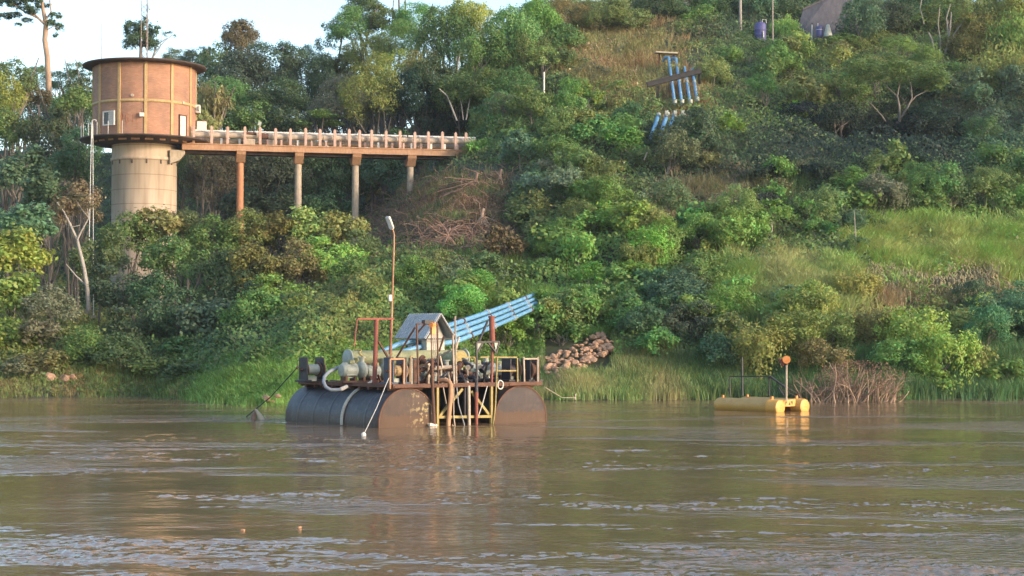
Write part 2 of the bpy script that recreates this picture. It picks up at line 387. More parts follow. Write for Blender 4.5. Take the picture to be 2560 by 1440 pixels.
# ------------------------------------------------------------------ ground and water
xs = np.concatenate([np.arange(-140, -60, 4.), np.arange(-60, 66, .8), np.arange(66, 141, 4.)])
ys = np.concatenate([np.arange(76, 215, .8), np.arange(215, 600, 12.)])
GX, GY = np.meshgrid(xs, ys); GZ = ground_z(GX, GY)
nx, ny = len(xs), len(ys); idx = np.arange(nx * ny).reshape(ny, nx)
T = np.stack([idx[:-1, :-1], idx[:-1, 1:], idx[1:, 1:], idx[1:, :-1]], -1).reshape(-1, 4)
me = mesh_np('hillside', np.stack([GX, GY, GZ], -1).reshape(-1, 3), T, M['soil'], smooth=True)
hill = bpy.data.objects.new('hillside_terrain', me); C.objects.link(hill); hill['kind'] = 'structure'
hill['label'] = 'steep earth riverbank and hillside under the vegetation'
# real wavelets: patches of short chop on an otherwise slowly swelling river
wx = np.concatenate([[-900, -300, -120, -60], np.arange(-36, -12, .12), np.arange(-12, 12, .036), np.arange(12, 36.01, .12), [60, 120, 300, 900]])
wy = [-300., -60., 0., 12.]
while wy[-1] < 99: wy.append(max(18., wy[-1] + max(.038, (wy[-1] - 10) * .0034)))
wy = np.array(wy + [130.])
WX, WY = np.meshgrid(wx, wy)
def chop(X, Y):
    wxp = X + 1.5 * fbm(X * .12, Y * .12, 2); wyp = Y + .16 * X + 2.2 * fbm(X * .10 + 4, Y * .10, 3)
    pt = fbm(wxp * .085 + 3, wyp * .34 + 11, 4); near = np.clip((58 - Y) / 34, 0, 1)
    pm = np.clip((pt - (.555 - .155 * near)) / .05, 0, 1) * (1 + .35 * near)
    pm = pm * np.clip((vnoise(X * .9 + 40, Y * 1.9 + .6 * X) - .24) * 3.0, 0, 1)
    c = fbm(X * 9.0 + 7, Y * 11.0, 2) - .5; c2 = fbm(X * 1.3 + 2.4 * vnoise(X * .5, Y * .5), Y * 2.0, 2) - .5
    big = fbm(X * .30, Y * .45, 2) - .5
    return big * .05 + c2 * (.010 + .045 * pm) + c * (.0018 + .032 * pm)
WZ = chop(WX, WY) * np.clip(1 - np.abs(WX) / 200, 0, 1)
nwx, nwy = len(wx), len(wy); iw = np.arange(nwx * nwy).reshape(nwy, nwx)
me = mesh_np('river', np.stack([WX, WY, WZ], -1).reshape(-1, 3), np.stack([iw[:-1, :-1], iw[:-1, 1:], iw[1:, 1:], iw[1:, :-1]], -1).reshape(-1, 4), M['water'], smooth=True)
river = bpy.data.objects.new('river_water', me); C.objects.link(river); river['kind'] = 'structure'
river['label'] = 'brown muddy river with pale ripples'

# ------------------------------------------------------------------ water tower
TY = 130.0; TX = at(361, 400, TY).x
a_cam = math.atan2(-TY, -TX)
c_dir = Vector((math.cos(a_cam), math.sin(a_cam), 0)); r_dir = Vector((-math.sin(a_cam), math.cos(a_cam), 0))
RD, RS, RR, RC = 3.80, 4.80, 4.62, 2.42
z_slab = at(361, 333, TY - RS).z; z_roof = at(361, 143, TY - RR).z
z_base = 1.5
tower = thing('water_tower', 'round orange brick water tower with ochre ribs on a concrete shaft', 'water tower', (TX, TY, 0))
def pol(phi, r, z): d = c_dir * math.cos(R(phi)) + r_dir * math.sin(R(phi)); return Vector((d.x * r, d.y * r, z))
def facing(phi): return Matrix.Rotation(a_cam + R(phi), 3, 'Z')      # local x points out of the wall
z_roofb = z_roof - .16
# shaft
b = MB(); b.lathe([(RC + .02, z_base), (RC + .02, 8), (RC, 12), (RC, z_slab - 1.65), (RC + .10, z_slab - 1.60), (RC + .10, z_slab - 1.42), (RC, z_slab - 1.38), (RC, z_slab - .4)], 64)
b.build('shaft', M['shaft'], tower)
b = MB()
for k in range(14):
    ph = k * 360 / 14 + 4
    b = MB(); b.box(pol(ph, RC + .01, z_slab - 1.72), (.06, .11, .42), facing(ph)); b.build('drain_slot', M['dark_slab'], tower)
# slab: ring beam and cone underside
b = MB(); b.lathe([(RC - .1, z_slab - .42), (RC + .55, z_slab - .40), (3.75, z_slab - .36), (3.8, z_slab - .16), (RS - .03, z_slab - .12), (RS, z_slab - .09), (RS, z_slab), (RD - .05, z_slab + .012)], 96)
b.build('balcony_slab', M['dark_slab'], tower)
b = MB()
for k in range(24):
    ph = k * 15 + 5
    b = MB(); b.box(pol(ph, 3.78, z_slab - .27), (.10, .40 + .25 * random.Random(k).random(), .13), facing(ph)); b.build('ring_block', M['rust_concrete'], tower)
# brick wall with uv
nseg = 144; zz = [z_slab, z_roofb]; V = []; 
me = bpy.data.meshes.new('brick_wall')
for j in range(2):
    for k in range(nseg): p = pol(360 * k / nseg, RD, zz[j]); V.append(tuple(p))
Fc = [(k, (k + 1) % nseg, nseg + (k + 1) % nseg, nseg + k) for k in range(nseg)]
me.from_pydata(V, [], Fc); me.materials.append(M['brick']); uvl = me.uv_layers.new(name='uv')
for k, p in enumerate(me.polygons):
    s0 = 2 * math.pi * RD * k / nseg; s1 = 2 * math.pi * RD * (k + 1) / nseg
    for li, uvv in zip(p.loop_indices, [(s0, 0), (s1, 0), (s1, zz[1] - zz[0]), (s0, zz[1] - zz[0])]): uvl.data[li].uv = uvv
    p.use_smooth = True
o = bpy.data.objects.new('brick_wall', me); C.objects.link(o); o.parent = tower
z_band = at(361, 250, TY - RD).z
for k in range(12):
    ph = 1 + 30 * k
    b = MB(); b.box(pol(ph, RD + .01, (z_slab + z_roofb) / 2), (.14, .22, z_roofb - z_slab), facing(ph)); b.build('wall_rib', M['ochre'], tower, bevel=.015)
b = MB(); b.lathe([(RD - .02, z_band - .11), (RD + .05, z_band - .11), (RD + .05, z_band + .11), (RD - .02, z_band + .11)], 96); b.build('ring_band', M['ochre'], tower)
# roof
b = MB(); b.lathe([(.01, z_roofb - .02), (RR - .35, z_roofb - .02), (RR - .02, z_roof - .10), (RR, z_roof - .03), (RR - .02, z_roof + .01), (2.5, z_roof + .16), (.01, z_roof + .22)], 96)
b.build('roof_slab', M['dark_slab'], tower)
# window, door, lights, vents
def flatbox(name, ph, z, w, h, d, mat, r=RD, parent=None, bevel=0):
    bb = MB(); bb.box(pol(ph, r + d / 2 - .02, z), (d, w, h), facing(ph)); return bb.build(name, mat, parent or tower, bevel)
def zpix(px, v, r=RD): return at(px, v, TY - r * .95).z
wz = zpix(276, 294); 
b = MB()
for dy in (-.52, .52): b.box(pol(-42.5, RD + .03, wz) + (facing(-42.5) @ Vector((0, dy, 0))), (.14, .09, 1.06), facing(-42.5))
for dz in (-.49, .49): b.box(pol(-42.5, RD + .03, wz + dz), (.14, .95, .09), facing(-42.5))
win = b.build('window', M['white'], tower)
flatbox('pane', -42.5, wz, .95, .9, .05, M['glass_dark'], parent=win)
b = MB()
for q in range(4): b.box(pol(-42.5, RD + .05, wz) + facing(-42.5) @ Vector((0, .02 + q * .125, 0)), (.03, .035, .88), facing(-42.5))
for q in range(5): b.box(pol(-42.5, RD + .058, wz - .36 + q * .18) + facing(-42.5) @ Vector((0, .2, 0)), (.03, .46, .03), facing(-42.5))
b.build('grille', M['white'], win)
b = MB(); b.box(pol(-42.5, RD + .045, wz) + facing(-42.5) @ Vector((0, .22, 0)), (.012, .46, .86), facing(-42.5)); b.build('shutter', M['hut_wall'], win)
dz0 = z_slab; dz1 = zpix(451, 283)
door = flatbox('door', 46.5, (dz0 + dz1) / 2, .62, dz1 - dz0, .07, M['white'])
bb = MB()
for sy in (-.36, .36): bb.box(pol(46.5, RD + .04, (dz0 + dz1) / 2) + facing(46.5) @ Vector((0, sy, 0)), (.12, .08, dz1 - dz0 + .06), facing(46.5))
bb.box(pol(46.5, RD + .04, dz1 + .05), (.12, .80, .08), facing(46.5)); bb.build('door_frame', M['rust'], door)
bb = MB()
for q in range(4): bb = MB(); bb.box(pol(46.5, RD + .06, dz0 + .2 + q * (dz1 - dz0 - .2) / 4), (.012, .5, .03), facing(46.5)); bb.build('door_crossbar', M['grey_pipe'], door)
fl = flatbox('flood_light', -3.0, zpix(357, 288), .32, .30, .22, M['white'], r=RD + .12, bevel=.02)
bb = MB(); bb.tube([pol(-3.5, RD + .0, zpix(357, 275)), pol(-3.5, RD + .22, zpix(357, 273)), pol(-3.2, RD + .28, zpix(357, 278)), pol(-3, RD + .16, zpix(357, 284))], .018, 6); bb.build('light_arm', M['rust'], fl)
for ph, v in ((-13.5, 239), (47, 249)):
    bb = MB(); bb.tube([pol(ph, RD - .05, zpix(330, v)), pol(ph, RD + .1, zpix(330, v))], [.11, .11], 14); bb.build('round_vent', M['grey_pipe'], tower)
ac = flatbox('air_conditioner', 84, zpix(489, 255), .75, .60, .34, M['white'], r=RD + .04, bevel=.02)
bb = MB(); bb.tube([pol(78.5, RD + .30, zpix(489, 255)), pol(78.5, RD + .33, zpix(489, 255))], .2, 16); bb.build('fan_grille', M['grey_pipe'], ac)
# faint graffiti on the brick, lettering traced as thin strokes
gz = zpix(320, 296)
GL = {'P': [[(0, 0), (0, 1)], [(0, 1), (.5, .95), (.55, .6), (.05, .5)]], 'G': [[(.6, .9), (.2, 1), (0, .5), (.2, 0), (.6, .1), (.6, .5), (.35, .5)]], 'I': [[(.3, 0), (.3, 1)]], 'L': [[(.1, 1), (.1, 0), (.55, .02)]]}
bb = MB()
for ph0, ch in zip((-27, -21, -14.5, -9.5), 'PGIL'):
    for strk in GL[ch]:
        for (xa, za), (xb, zb) in zip(strk[:-1], strk[1:]):
            bb.bar(pol(ph0 + xa * 6, RD + .012, gz - .35 + za * .7), pol(ph0 + xb * 6, RD + .012, gz - .35 + zb * .7), .02, .045)
mgraf = rough_mat('faded_brown_scrawl', (.36, .14, .07), (.40, .17, .09), scale=6)
bb.build('graffiti', mgraf, tower)
# balcony rail on the left
b = MB()
for ph in (-96, -88, -80, -72, -60, -47, -34, -20):
    b = MB(); b.tube([pol(ph, RS - .12, z_slab), pol(ph, RS - .12, z_slab + .95)], .022, 6); b.build('balcony_post', M['white'], tower)
# lattice mast on the roof
mast = thing('lattice_antenna_mast', 'tall thin lattice radio mast standing on the tower roof', 'antenna', (TX, TY, z_roof + .2))
b = MB(); pts3 = [(.32 * math.cos(t), .32 * math.sin(t)) for t in (R(200), R(320), R(80))]
for (x, y) in pts3: b.tube([(x, y, -.1), (x * .8, y * .8, 9)], .028, 6)
b.build('mast_leg', M['mast'], mast)
b = MB()
for i in range(11):
    z0, z1 = i * .42, i * .42 + .42
    for k in range(3):
        p, q = pts3[k], pts3[(k + 1) % 3]; b.tube([(p[0], p[1], z0), (q[0], q[1], z1)], .014, 5)
b.build('lattice_brace', M['rust'], mast)
b = MB(); b.lathe([(.01, 0), (.2, .03), (.22, .12), (.01, .05)], 16, 'x', (.32, -.3, 4.3)); b.build('dish', M['white'], mast)
p = at(253, 138, TY - 1); ant = thing('whip_antenna', 'single thin whip antenna pole on the tower roof edge', 'antenna', (p.x, TY - 1, z_roof + .08))
b = MB(); b.tube([(0, 0, -.2), (.02, 0, 1.2), (0, 0, at(253, 60, TY - 1).z - z_roof - .08)], [.035, .028, .02], 8); b.build('pole', M['mast'], ant)
b = MB(); b.box((0, 0, -.08), (.25, .25, .05)); b.build('base_plate', M['rust'], ant)
# white cabinet on the balcony
p = pol(88, RS - .55, z_slab)
cab = thing('white_cabinet', 'tall white metal cabinet standing on the balcony at the bridge end', 'cabinet', (TX + p.x, TY + p.y, z_slab), a_cam + R(90))
b = MB(); b.box((0, 0, .80), (.74, .55, 1.5)); b.build('cabinet_body', M['white'], cab, bevel=.02)
b = MB(); b.box((0, 0, 1.575), (.82, .62, .05)); b.build('cabinet_lid', M['dark_slab'], cab)
b = MB(); [b.box((sx, sy, .02), (.08, .08, .1)) for sx in (-.35, .35) for sy in (-.2, .2)]; b.build('feet', M['rust'], cab)
# two level-gauge pipes hanging from the balcony down to the bank
for i, (px0, px1, v1) in enumerate(((229, 219, 775), (232, 234, 790))):
    P0 = at(px0, 310, 125.0); P1 = at(px1, v1, 112.0 + i * 1.5); P1.z = max(P1.z, float(ground_z(P1.x, P1.y)))
    t = thing('stay_cable', ['pale stay cable from the balcony edge, ending farther left in the bushes', 'pale stay cable from the balcony edge, ending nearer the tower'][i], 'cable', P1, group='stay cables at the tower balcony')
    b = MB(); b.tube([P0 - P1, (P0 - P1) * .5 + Vector((0, 0, -.25)), (0, 0, 0)], .028, 6); b.build('cable_line', M['rope'], t)
    b = MB(); b.box((0, 0, -.1), (.3, .3, .3)); b.build('anchor_block', M['concrete'], t)
pst = thing('gauge_post', 'white upright post with hook at the balcony edge above the cables', 'post', (at(230, 350, 125).x, 125.0, z_slab - .1))
b = MB(); b.tube([(0, 0, -.3), (0, 0, 1.0), (.15, 0, 1.08)], .035, 8); b.build('post_shaft', M['white'], pst)
b = MB(); b.tube([(.15, 0, 1.08), (.28, 0, 1.05), (.28, 0, .95)], .03, 6); b.build('hook', M['white'], pst)

# ------------------------------------------------------------------ pipe bridge
BZ = at(455, 360, 128.5).z
A = at(455, 360, 128.5); Bp = Vector((-2.7, A.y + (-2.7 - A.x) * .2306, BZ)); BL = math.hypot(Bp.x - A.x, Bp.y - A.y); bang = math.atan2(Bp.y - A.y, Bp.x - A.x)
bridge = thing('pipe_bridge', 'rust-stained concrete footbridge carrying pipes from the tower to the hillside', 'bridge', (A.x, A.y, BZ), bang)
def bx(px):                                  # distance along the bridge for a picture column
    k = ray(px, 365)[0]; dx, dy = math.cos(bang), math.sin(bang)
    return (k * A.y - A.x) / (dx - k * dy)
BW = 2.1
b = MB(); b.box((BL / 2, .12, -.21), (BL, .24, .42)); b.box((BL / 2, BW - .12, -.21), (BL, .24, .42)); b.build('edge_girder', M['rust_concrete'], bridge, bevel=.02)
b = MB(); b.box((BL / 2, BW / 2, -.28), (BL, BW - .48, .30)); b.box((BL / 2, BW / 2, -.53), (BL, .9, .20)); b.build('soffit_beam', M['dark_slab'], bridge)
b = MB(); b.box((BL / 2, BW / 2, .05), (BL, BW + .12, .09)); b.build('deck_slab', M['rust_concrete'], bridge, bevel=.01)
posts = [484, 529, 569, 612, 650, 689, 726, 764, 800, 837, 873, 899, 929, 965, 1000, 1037, 1071, 1106, 1139, 1165]
rnd = random.Random(3)
for px in posts:
    b = MB(); x = bx(px); h = 1.26 + rnd.uniform(-.04, .06); b.box((x, .02, .1 + h / 2), (.21, .16, h)); b.box((x, .02, .1 + h + .03), (.12, .12, .07)); b.build('rail_post', M['post_pink'], bridge, bevel=.02)
for px in (554, 600, 636, 671, 705, 746, 781, 817, 853, 915, 948, 983, 1011, 1030, 1055, 1080, 1114, 1147):
    b = MB(); b.box((bx(px), .45, .1 + .22), (.17, .17, .45)); b.build('pipe_cradle', M['post_pink'] if px % 2 else M['white'], bridge, bevel=.015)
b = MB(); b.box((bx(625), .3, .33), (.75, .3, .45)); b.build('valve_block', M['concrete'], bridge, bevel=.03); b = MB(); b.box((bx(683), .5, .3), (.6, .3, .4)); b.build('valve_block', M['concrete'], bridge, bevel=.03)
def pipeline(name, y, z, r, mat, x0=-1.2, x1=BL, wob=.015, flange=True):
    bb = MB(); n = 16; q = random.Random(int(z * 100)); pts = [(x0 + (x1 - x0) * i / n, y + q.uniform(-wob, wob), z + q.uniform(-wob, wob)) for i in range(n + 1)]
    bb.tube(pts, r, 14)
    if flange:
        for i in range(1, n): p = pts[i]; bb.tube([(p[0] - .05, p[1], p[2]), (p[0] + .05, p[1], p[2])], r * 1.16, 14)
    return bb.build(name, mat, bridge)
pipeline('main_pipe', .55, .80, .22, M['grey_pipe'])
pipeline('upper_pipe', .75, 1.12, .08, M['white'])
pipeline('lower_pipe', 1.25, .45, .18, M['grey_pipe'])
b = MB()
for px in (620, 636, 899, 1010, 1022): b = MB(); b.tube([(bx(px), .5, .55), (bx(px), .5, 1.2)], .05, 8); b.build('valve_stem', M['rust'], bridge)
b = MB()
b.tube([(bx(612), .4, 1.0), (bx(642), .4, .95)], .12, 10); b.build('rusty_valve', M['rust'], bridge); b = MB(); b.tube([(bx(655), .52, .80), (bx(672), .52, .80)], .235, 12); b.build('rusty_sleeve', M['rust'], bridge)
b = MB(); x = bx(649); b.tube([(x, .1, 1.3), (x, .1, 1.55)], .05, 6); b.box((x, .1, 1.72), (.25, .12, .3), Matrix.Rotation(.3, 3, 'Y')); b.build('bridge_lamp', M['pump'], bridge)
for i, px in enumerate((603, 749, 893, 1031)):
    x = bx(px); gx = A.x + math.cos(bang) * x - math.sin(bang) * 1.0; gy = A.y + math.sin(bang) * x + math.cos(bang) * 1.0
    zb = float(ground_z(gx, gy)) - BZ - .5
    b = MB(); b.tube([(x, 1.0, zb), (x, 1.0, -1.1)], [.27, .26], 20); pr = b.build('pier', M['pier_red'] if i == 0 else M['concrete'], bridge)
    if i == 0: pr['label'] = 'terracotta red first pier'
    b = MB(); prof = [(.0, -.42), (.1, -.65), (.68, -1.22), (1.32, -1.22), (2.0, -.65), (2.1, -.42)]
    b.poly([(x - .34, y, z) for y, z in prof], (.68, 0, 0)); b.box((x, BW / 2, -.36), (.74, BW + .08, .14)); b.build('pier_cap', M['rust_concrete'], pr, bevel=.03)
# bracket where the bridge meets the shaft
b = MB(); b.poly([(-.9, .2, -.42), (.2, .2, -.42), (.25, .2, -.7), (-.2, .2, -1.2), (-.9, .2, -1.5)], (0, 1.4, 0)); b.build('tower_bracket', M['concrete'], bridge, bevel=.04)

# ------------------------------------------------------------------ things on the upper slope
def onslope(px, v, lift=.5, dY=0):
    Y = hit(px, v) - dY; p = at(px, v, Y); p.z = p.z + lift * 0; return p
U = []
up = [[(1672, 144), (1679, 200), (1687, 258)], [(1690, 146), (1697, 200), (1705, 258)], [(1711, 168), (1717, 205), (1726, 258)], [(1731, 172), (1736, 205), (1743, 252)]]
lo_ = [[(1645, 291), (1635, 320)], [(1667, 289), (1656, 322)], [(1685, 290), (1675, 320)], [(1706, 291), (1698, 322)]]
names = ['leftmost, with bent top', 'second from the left, bent at its top', 'third from the left, starting under the dark beam', 'right end, shortest and palest of the four']
Ytop = hit(1690, 150) - 3.4; Ybot = hit(1705, 262) - 3.4; Ylo = hit(1670, 305) - 3.4
for i, path in enumerate(up):
    P = [at(px, v, Ytop + (Ybot - Ytop) * (v - 144) / 114.0) for px, v in path]
    t = thing('slope_pipe', 'sky blue pipe down the upper slope, ' + names[i], 'pipe', P[-1], group='blue pipes on the upper slope')
    q = [p - P[-1] for p in P]
    if i < 2: q = [q[0] + Vector((-.45, .5, -.25)), q[0] + Vector((-.3, .1, .05))] + q
    b = MB(); b.tube(q, .115, 12); b.build('pipe_run', M['blue_pipe'], t)
    b = MB(); m_ = q[-2]; b.tube([m_ + Vector((0, .02, .12)), m_ - Vector((0, .02, .12))], .16, 12); b.build('coupling', M['pump'], t); b = MB(); b.tube([q[-1] + Vector((0, 0, .3)), q[-1]], .18, 12); b.build('coupling', M['pump'], t)
for i, path in enumerate(lo_):
    P = [at(px, v, Ylo + dy) for (px, v), dy in zip(path, (0.8, -1.0))]
    t = thing('slope_pipe', 'short blue pipe stub between bushes below the long pipes, %s' % ('leftmost', 'second from left', 'third from left', 'rightmost')[i], 'pipe', P[-1], group='blue pipe stubs between the bushes')
    b = MB(); b.tube([P[0] - P[1], (0, 0, 0), (P[1] - P[0]) * .8], .15, 12); b.build('pipe_run', M['blue_pipe'], t)
    b = MB(); d_ = P[0] - P[1]; b.tube([d_ * 1.15, d_ * .95], .2, 12); b.build('coupling', M['pump'], t)
P = at(1691, 283, Ylo + .3)
t = thing('valve_cluster', 'pale grey valve cluster between the long pipes and the stubs', 'valve', P)
for k, dx in enumerate((-.75, -.1, .5, 1.0)):
    b = MB(); b.tube([(dx, 0, -.25), (dx, 0, .2)], .14, 10); b.tube([(dx - .12, 0, .0), (dx + .12, 0, .0)], .22, 12); b.build('valve_body', M['pump'], t)
b = MB(); b.lathe([(.13, -.03), (.2, -.03), (.2, .03), (.13, .03)], 16, 'y', (1.0, -.3, .05), True); b.build('hand_wheel', M['dark_steel'], t)
P0 = at(1617, 212, Ybot - .4); P1 = at(1752, 177, Ybot - .2)
t = thing('dark_beam', 'long dark slanting concrete beam crossing the four blue pipes', 'beam', P0)
b = MB(); b.bar((0, 0, 0), P1 - P0, .4, .42); b.build('beam_body', M['grey_beam'], t, bevel=.03)
b = MB(); b.bar(Vector((.9, .1, -.1)), Vector((.9, .5, -1.0)), .2); q = (P1 - P0) * .97; b.bar(q + Vector((0, .1, 0)), q + Vector((.1, .6, -.9)), .2); b.build('beam_support', M['grey_beam'], t)
P0 = at(1638, 131, Ytop + .6); P1 = at(1694, 134, Ytop + .6)
t = thing('pale_plank', 'pale horizontal slab above the tops of the blue pipes', 'slab', P0)
b = MB(); b.bar((0, 0, 0), P1 - P0, .8, .14); b.build('slab_top', M['pale_wood'], t, bevel=.02)
b = MB(); q = P1 - P0; b.bar(q * .2 + Vector((0, .2, 0)), q * .2 + Vector((0, .3, -1.0)), .12); b.bar(q * .85 + Vector((0, .2, 0)), q * .85 + Vector((0, .3, -1.0)), .12); b.build('slab_leg', M['rust'], t)
# poles
def pole(px, v0, v1, Y, r, mat, name, label, arm=None):
    P = at(px, v1, Y); t = thing(name, label, 'pole', P); top = at(px, v0, Y) - P; top.x = 0; top.y = 0
    b = MB(); b.tube([(0, 0, -1.2), (0, 0, top.z)], [r * 1.2, r], 10); b.build('pole_shaft', mat, t)
    b = MB(); b.box((0, 0, top.z), (r * 3, r * 3, r * 1.5)); b.build('pole_cap', M['dark_steel'], t)
    return t, top
pole(1360, 178, 255, hit(1360, 262) - 1.5, .07, M['white'], 'slope_marker_pole', 'slim white pole standing alone among mid-slope bushes')
pole(1932, -40, 100, hit(1935, 112) - .5, .06, M['mast'], 'utility_pole', 'tall pale pole beside the violet water tank at the hilltop')
pole(1851, -40, 78, hit(1851, 92) + .5, .13, M['bark_pale'], 'utility_pole', 'slightly rough pale pole in the hilltop trees before the tank')
pole(2030, 60, 112, hit(2030, 122), .06, M['white'], 'thin_post', 'thin white post in front of the thatched roof')
# violet tank
Yk = hit(1901, 104); P = at(1901, 97, Yk)
t = thing('water_tank', 'violet blue plastic water tank with rounded top at the hilltop', 'water tank', P)
b = MB(); b.lathe([(.01, -.5), (.56, -.5), (.56, 0), (.545, .3), (.57, .34), (.545, .38), (.545, .8), (.57, .84), (.545, .88), (.54, 1.32), (.45, 1.5), (.2, 1.58), (.01, 1.58)], 28); b.build('tank_body', M['tank_blue'], t)
b = MB(); b.lathe([(.01, 1.6), (.15, 1.6), (.16, 1.68), (.01, 1.7)], 16); b.build('tank_lid', M['tank_blue'], t)
b = MB(); b.tube([(.15, -.3, 1.5), (.15, -.3, 1.8), (.5, -.3, 1.8), (.5, -.5, 1.4)], .03, 6); b.tube([(.2, -.6, 0), (.2, -.6, .6)], .06, 8); b.build('inlet_pipe', M['white'], t)
# thatched house
Yh = hit(2060, 108) - 1.2; P = at(2060, 97, Yh)
t = thing('thatched_house', 'house with a big grey-brown thatched roof at the hilltop', 'house', P, R(-8))
b = MB(); e = [(-2.7, 0, 0), (3.4, 0, 0), (3.4, 5, 0), (-2.7, 5, 0)]; rg = [(-1.9, 2.4, 3.3), (.5, 2.5, 4.4), (2.8, 2.5, 4.6)]
b.add(e + rg, [(0, 1, 6, 5), (0, 5, 4), (2, 3, 4, 5), (2, 5, 6), (3, 0, 4), (1, 2, 6)]); b.add([(x, y, z - .18) for x, y, z in e], [(0, 1, 2, 3)])
b.add(e + [(x * 1.0, y, z - .18) for x, y, z in e], [(0, 1, 5, 4), (1, 2, 6, 5), (2, 3, 7, 6), (3, 0, 4, 7)]); b.build('thatched_roof', M['thatch'], t)
b = MB(); b.box((.35, 2.5, -1.6), (5.2, 4.2, 2.9)); b.build('house_wall', M['hut_wall'], t)
b = MB(); b.bar((-1.9, 2.4, 3.32), (.5, 2.5, 4.42), .3, .14); b.bar((.5, 2.5, 4.42), (2.8, 2.5, 4.62), .3, .14); b.build('roof_ridge', M['thatch'], t)
P = at(2049, 88, Yh - 2.2)
t = thing('blue_barrel', 'dark blue barrel in front of the thatched roof', 'barrel', P)
b = MB(); b.lathe([(.01, -.3), (.3, -.3), (.32, .1), (.3, .2), (.33, .5), (.3, .85), (.28, .9), (.01, .9)], 20); b.build('barrel_body', M['tank_blue'], t)
b = MB(); b.lathe([(.33, .48), (.35, .5), (.33, .52)], 20); b.tube([(-.2, -.2, .8), (-.2, -.25, 1.1)], .04, 6); b.build('barrel_hoop', M['white'], t)
P = at(2070, 90, Yh - 2.6)
t = thing('pale_funnel', 'pale green cone-shaped cover beside the blue barrel', 'cover', P)
b = MB(); b.lathe([(.45, -.1), (.42, 0), (.16, 1.05), (.01, 1.12)], 18); b.build('cone_cover', M['pump'], t)
b = MB(); b.tube([(0, 0, -.6), (0, 0, 0)], .1, 8); b.build('stand', M['rust'], t)
# ------------------------------------------------------------------ pump barge
BO = Vector((-3.75, 62.0, 0)); BA = R(38.3); bw = Vector((math.cos(BA), math.sin(BA), 0)); bu = Vector((-math.sin(BA), math.cos(BA), 0))
def bl(px, v, bb_):
    """barge-local point that shows at a picture position, on the plane that lies bb_ metres behind the bow"""
    k, m = ray(px, v); Y = (bb_ + BO.x * bu.x + BO.y * bu.y) / (k * bu.x + bu.y)
    W = Vector((k * Y, Y, CAMZ + m * Y)) - BO
    return Vector((W.dot(bw), W.dot(bu), CAMZ + m * Y))
def bworld(p): return BO + bw * p[0] + bu * p[1] + Vector((0, 0, p[2]))
def bthing(name, label, cat, base, group=None):
    return thing(name, label, cat, bworld(base), BA, group)
barge = thing('pump_barge', 'rusty pump barge on two big tar-black cylindrical floats, moored in the river', 'barge', BO, BA)
FR = 1.27; SEP = 5.22; FL = 6.5; DZ = 1.47
for i, ax in enumerate((0, SEP)):
    b = MB(); prof = [(FR - .04, .02), (FR, .06)]
    for h in (.9, 2.15, 3.3, 4.4, 5.5): prof += [(FR, h - .12), (FR, h - .045), (FR + .006, h - .035), (FR + .006, h + .035), (FR, h + .045), (FR, h + .12)]
    prof += [(FR, FL - .1), (FR - .1, FL)]
    b.lathe(prof, 72, 'y'); b.lathe([(.01, FL), (FR - .1, FL)], 72, 'y')
    f = b.build('float', M['float_side'], barge); f.location = (ax, 0, .14)
    b = MB(); b.lathe([(.01, -.015), (FR * .6, -.01), (FR - .10, 0.0), (FR - .035, .03)], 72, 'y'); cp = b.build('float_end', M['float_cap'] if i == 0 else M['float_cap_dark'], f)
    cp['label'] = 'brown rusted end with flaking yellow paint' if i == 0 else 'dark brown end with rust band at the waterline'
    b = MB(); b.lathe([(FR - .06, 0.0), (FR - .02, -.02), (FR + .01, .02), (FR - .01, .06)], 72, 'y'); b.build('end_rim', M['rust'], f)
# deck strips along the floats and the frame between them
b = MB()
for ax in (0, SEP):
    b.box((ax, 3.1, DZ - .02), (1.35, 6.5, .06))
    for y in np.arange(.2, 6.3, .62): b.box((ax, float(y), DZ - .10), (1.5, .08, .1))
b.box((SEP / 2, 3.0, DZ + .035), (SEP + 1.2, 5.9, .03)); b.build('deck_plate', M['rust'], barge)
b = MB()
b.bar((-.72, -.06, DZ), (SEP + .95, -.06, DZ), .10, .15)
for y in (1.6, 3.2, 4.8, 6.2): b.bar((-.7, y, DZ - .04), (SEP + .7, y, DZ - .04), .10, .14)
for x in (-.72, .72, SEP - .72, SEP + .72): b.bar((x, 0, DZ + .02), (x, 6.3, DZ + .02), .09, .13)
b.build('deck_beam', M['rust'], barge, bevel=.008)
def P(px, v, d=.0): return bl(px, v, d)
def bars(name, mat, segs, w=.06, parent=barge, bev=.006):
    bb = MB()
    if name in ('thin_upright', 'bow_frame', 'winch_cage', 'davit_brace', 'hand_rail', 'stern_truss'):
        for s_ in segs: bb = MB(); bb.bar(s_[0], s_[1], s_[2] if len(s_) > 2 else w); o_ = bb.build(name, mat, parent, bevel=bev)
        return o_
    for s_ in segs:
        (p0, p1), ww = (s_[:2]), (s_[2] if len(s_) > 2 else w)
        bb.bar(p0, p1, ww)
    return bb.build(name, mat, parent, bevel=bev)
def V2(a, b_, d0=-.05, d1=None): return (P(*a, d0), P(*b_, d0 if d1 is None else d1))
# bow truss between the floats, yellow
bars('bow_truss', M['yellow'], [V2((1093, 968), (1093, 1070)), V2((1228, 965), (1228, 1064), -.05), V2((1094, 1043), (1227, 1041)),
    V2((1155, 972), (1095, 1044), .02), V2((1177, 978), (1224, 1040), .02)], .10)
bars('stern_truss', M['dark_steel'], [((.95, 6.2, .15), (SEP - .95, 6.2, 1.3)), ((.95, 6.2, 1.3), (SEP - .95, 6.2, .15)), ((.9, 3, .1), (.9, 3, 1.4)), ((SEP - .9, 3, .1), (SEP - .9, 3, 1.4))], .12)
b = MB(); b.box((SEP / 2, 4.2, .75), (2.5, .08, 1.35)); b.build('dark_back_plane', M['dark_steel'], barge)  # plain dark sheet behind the gap between the floats
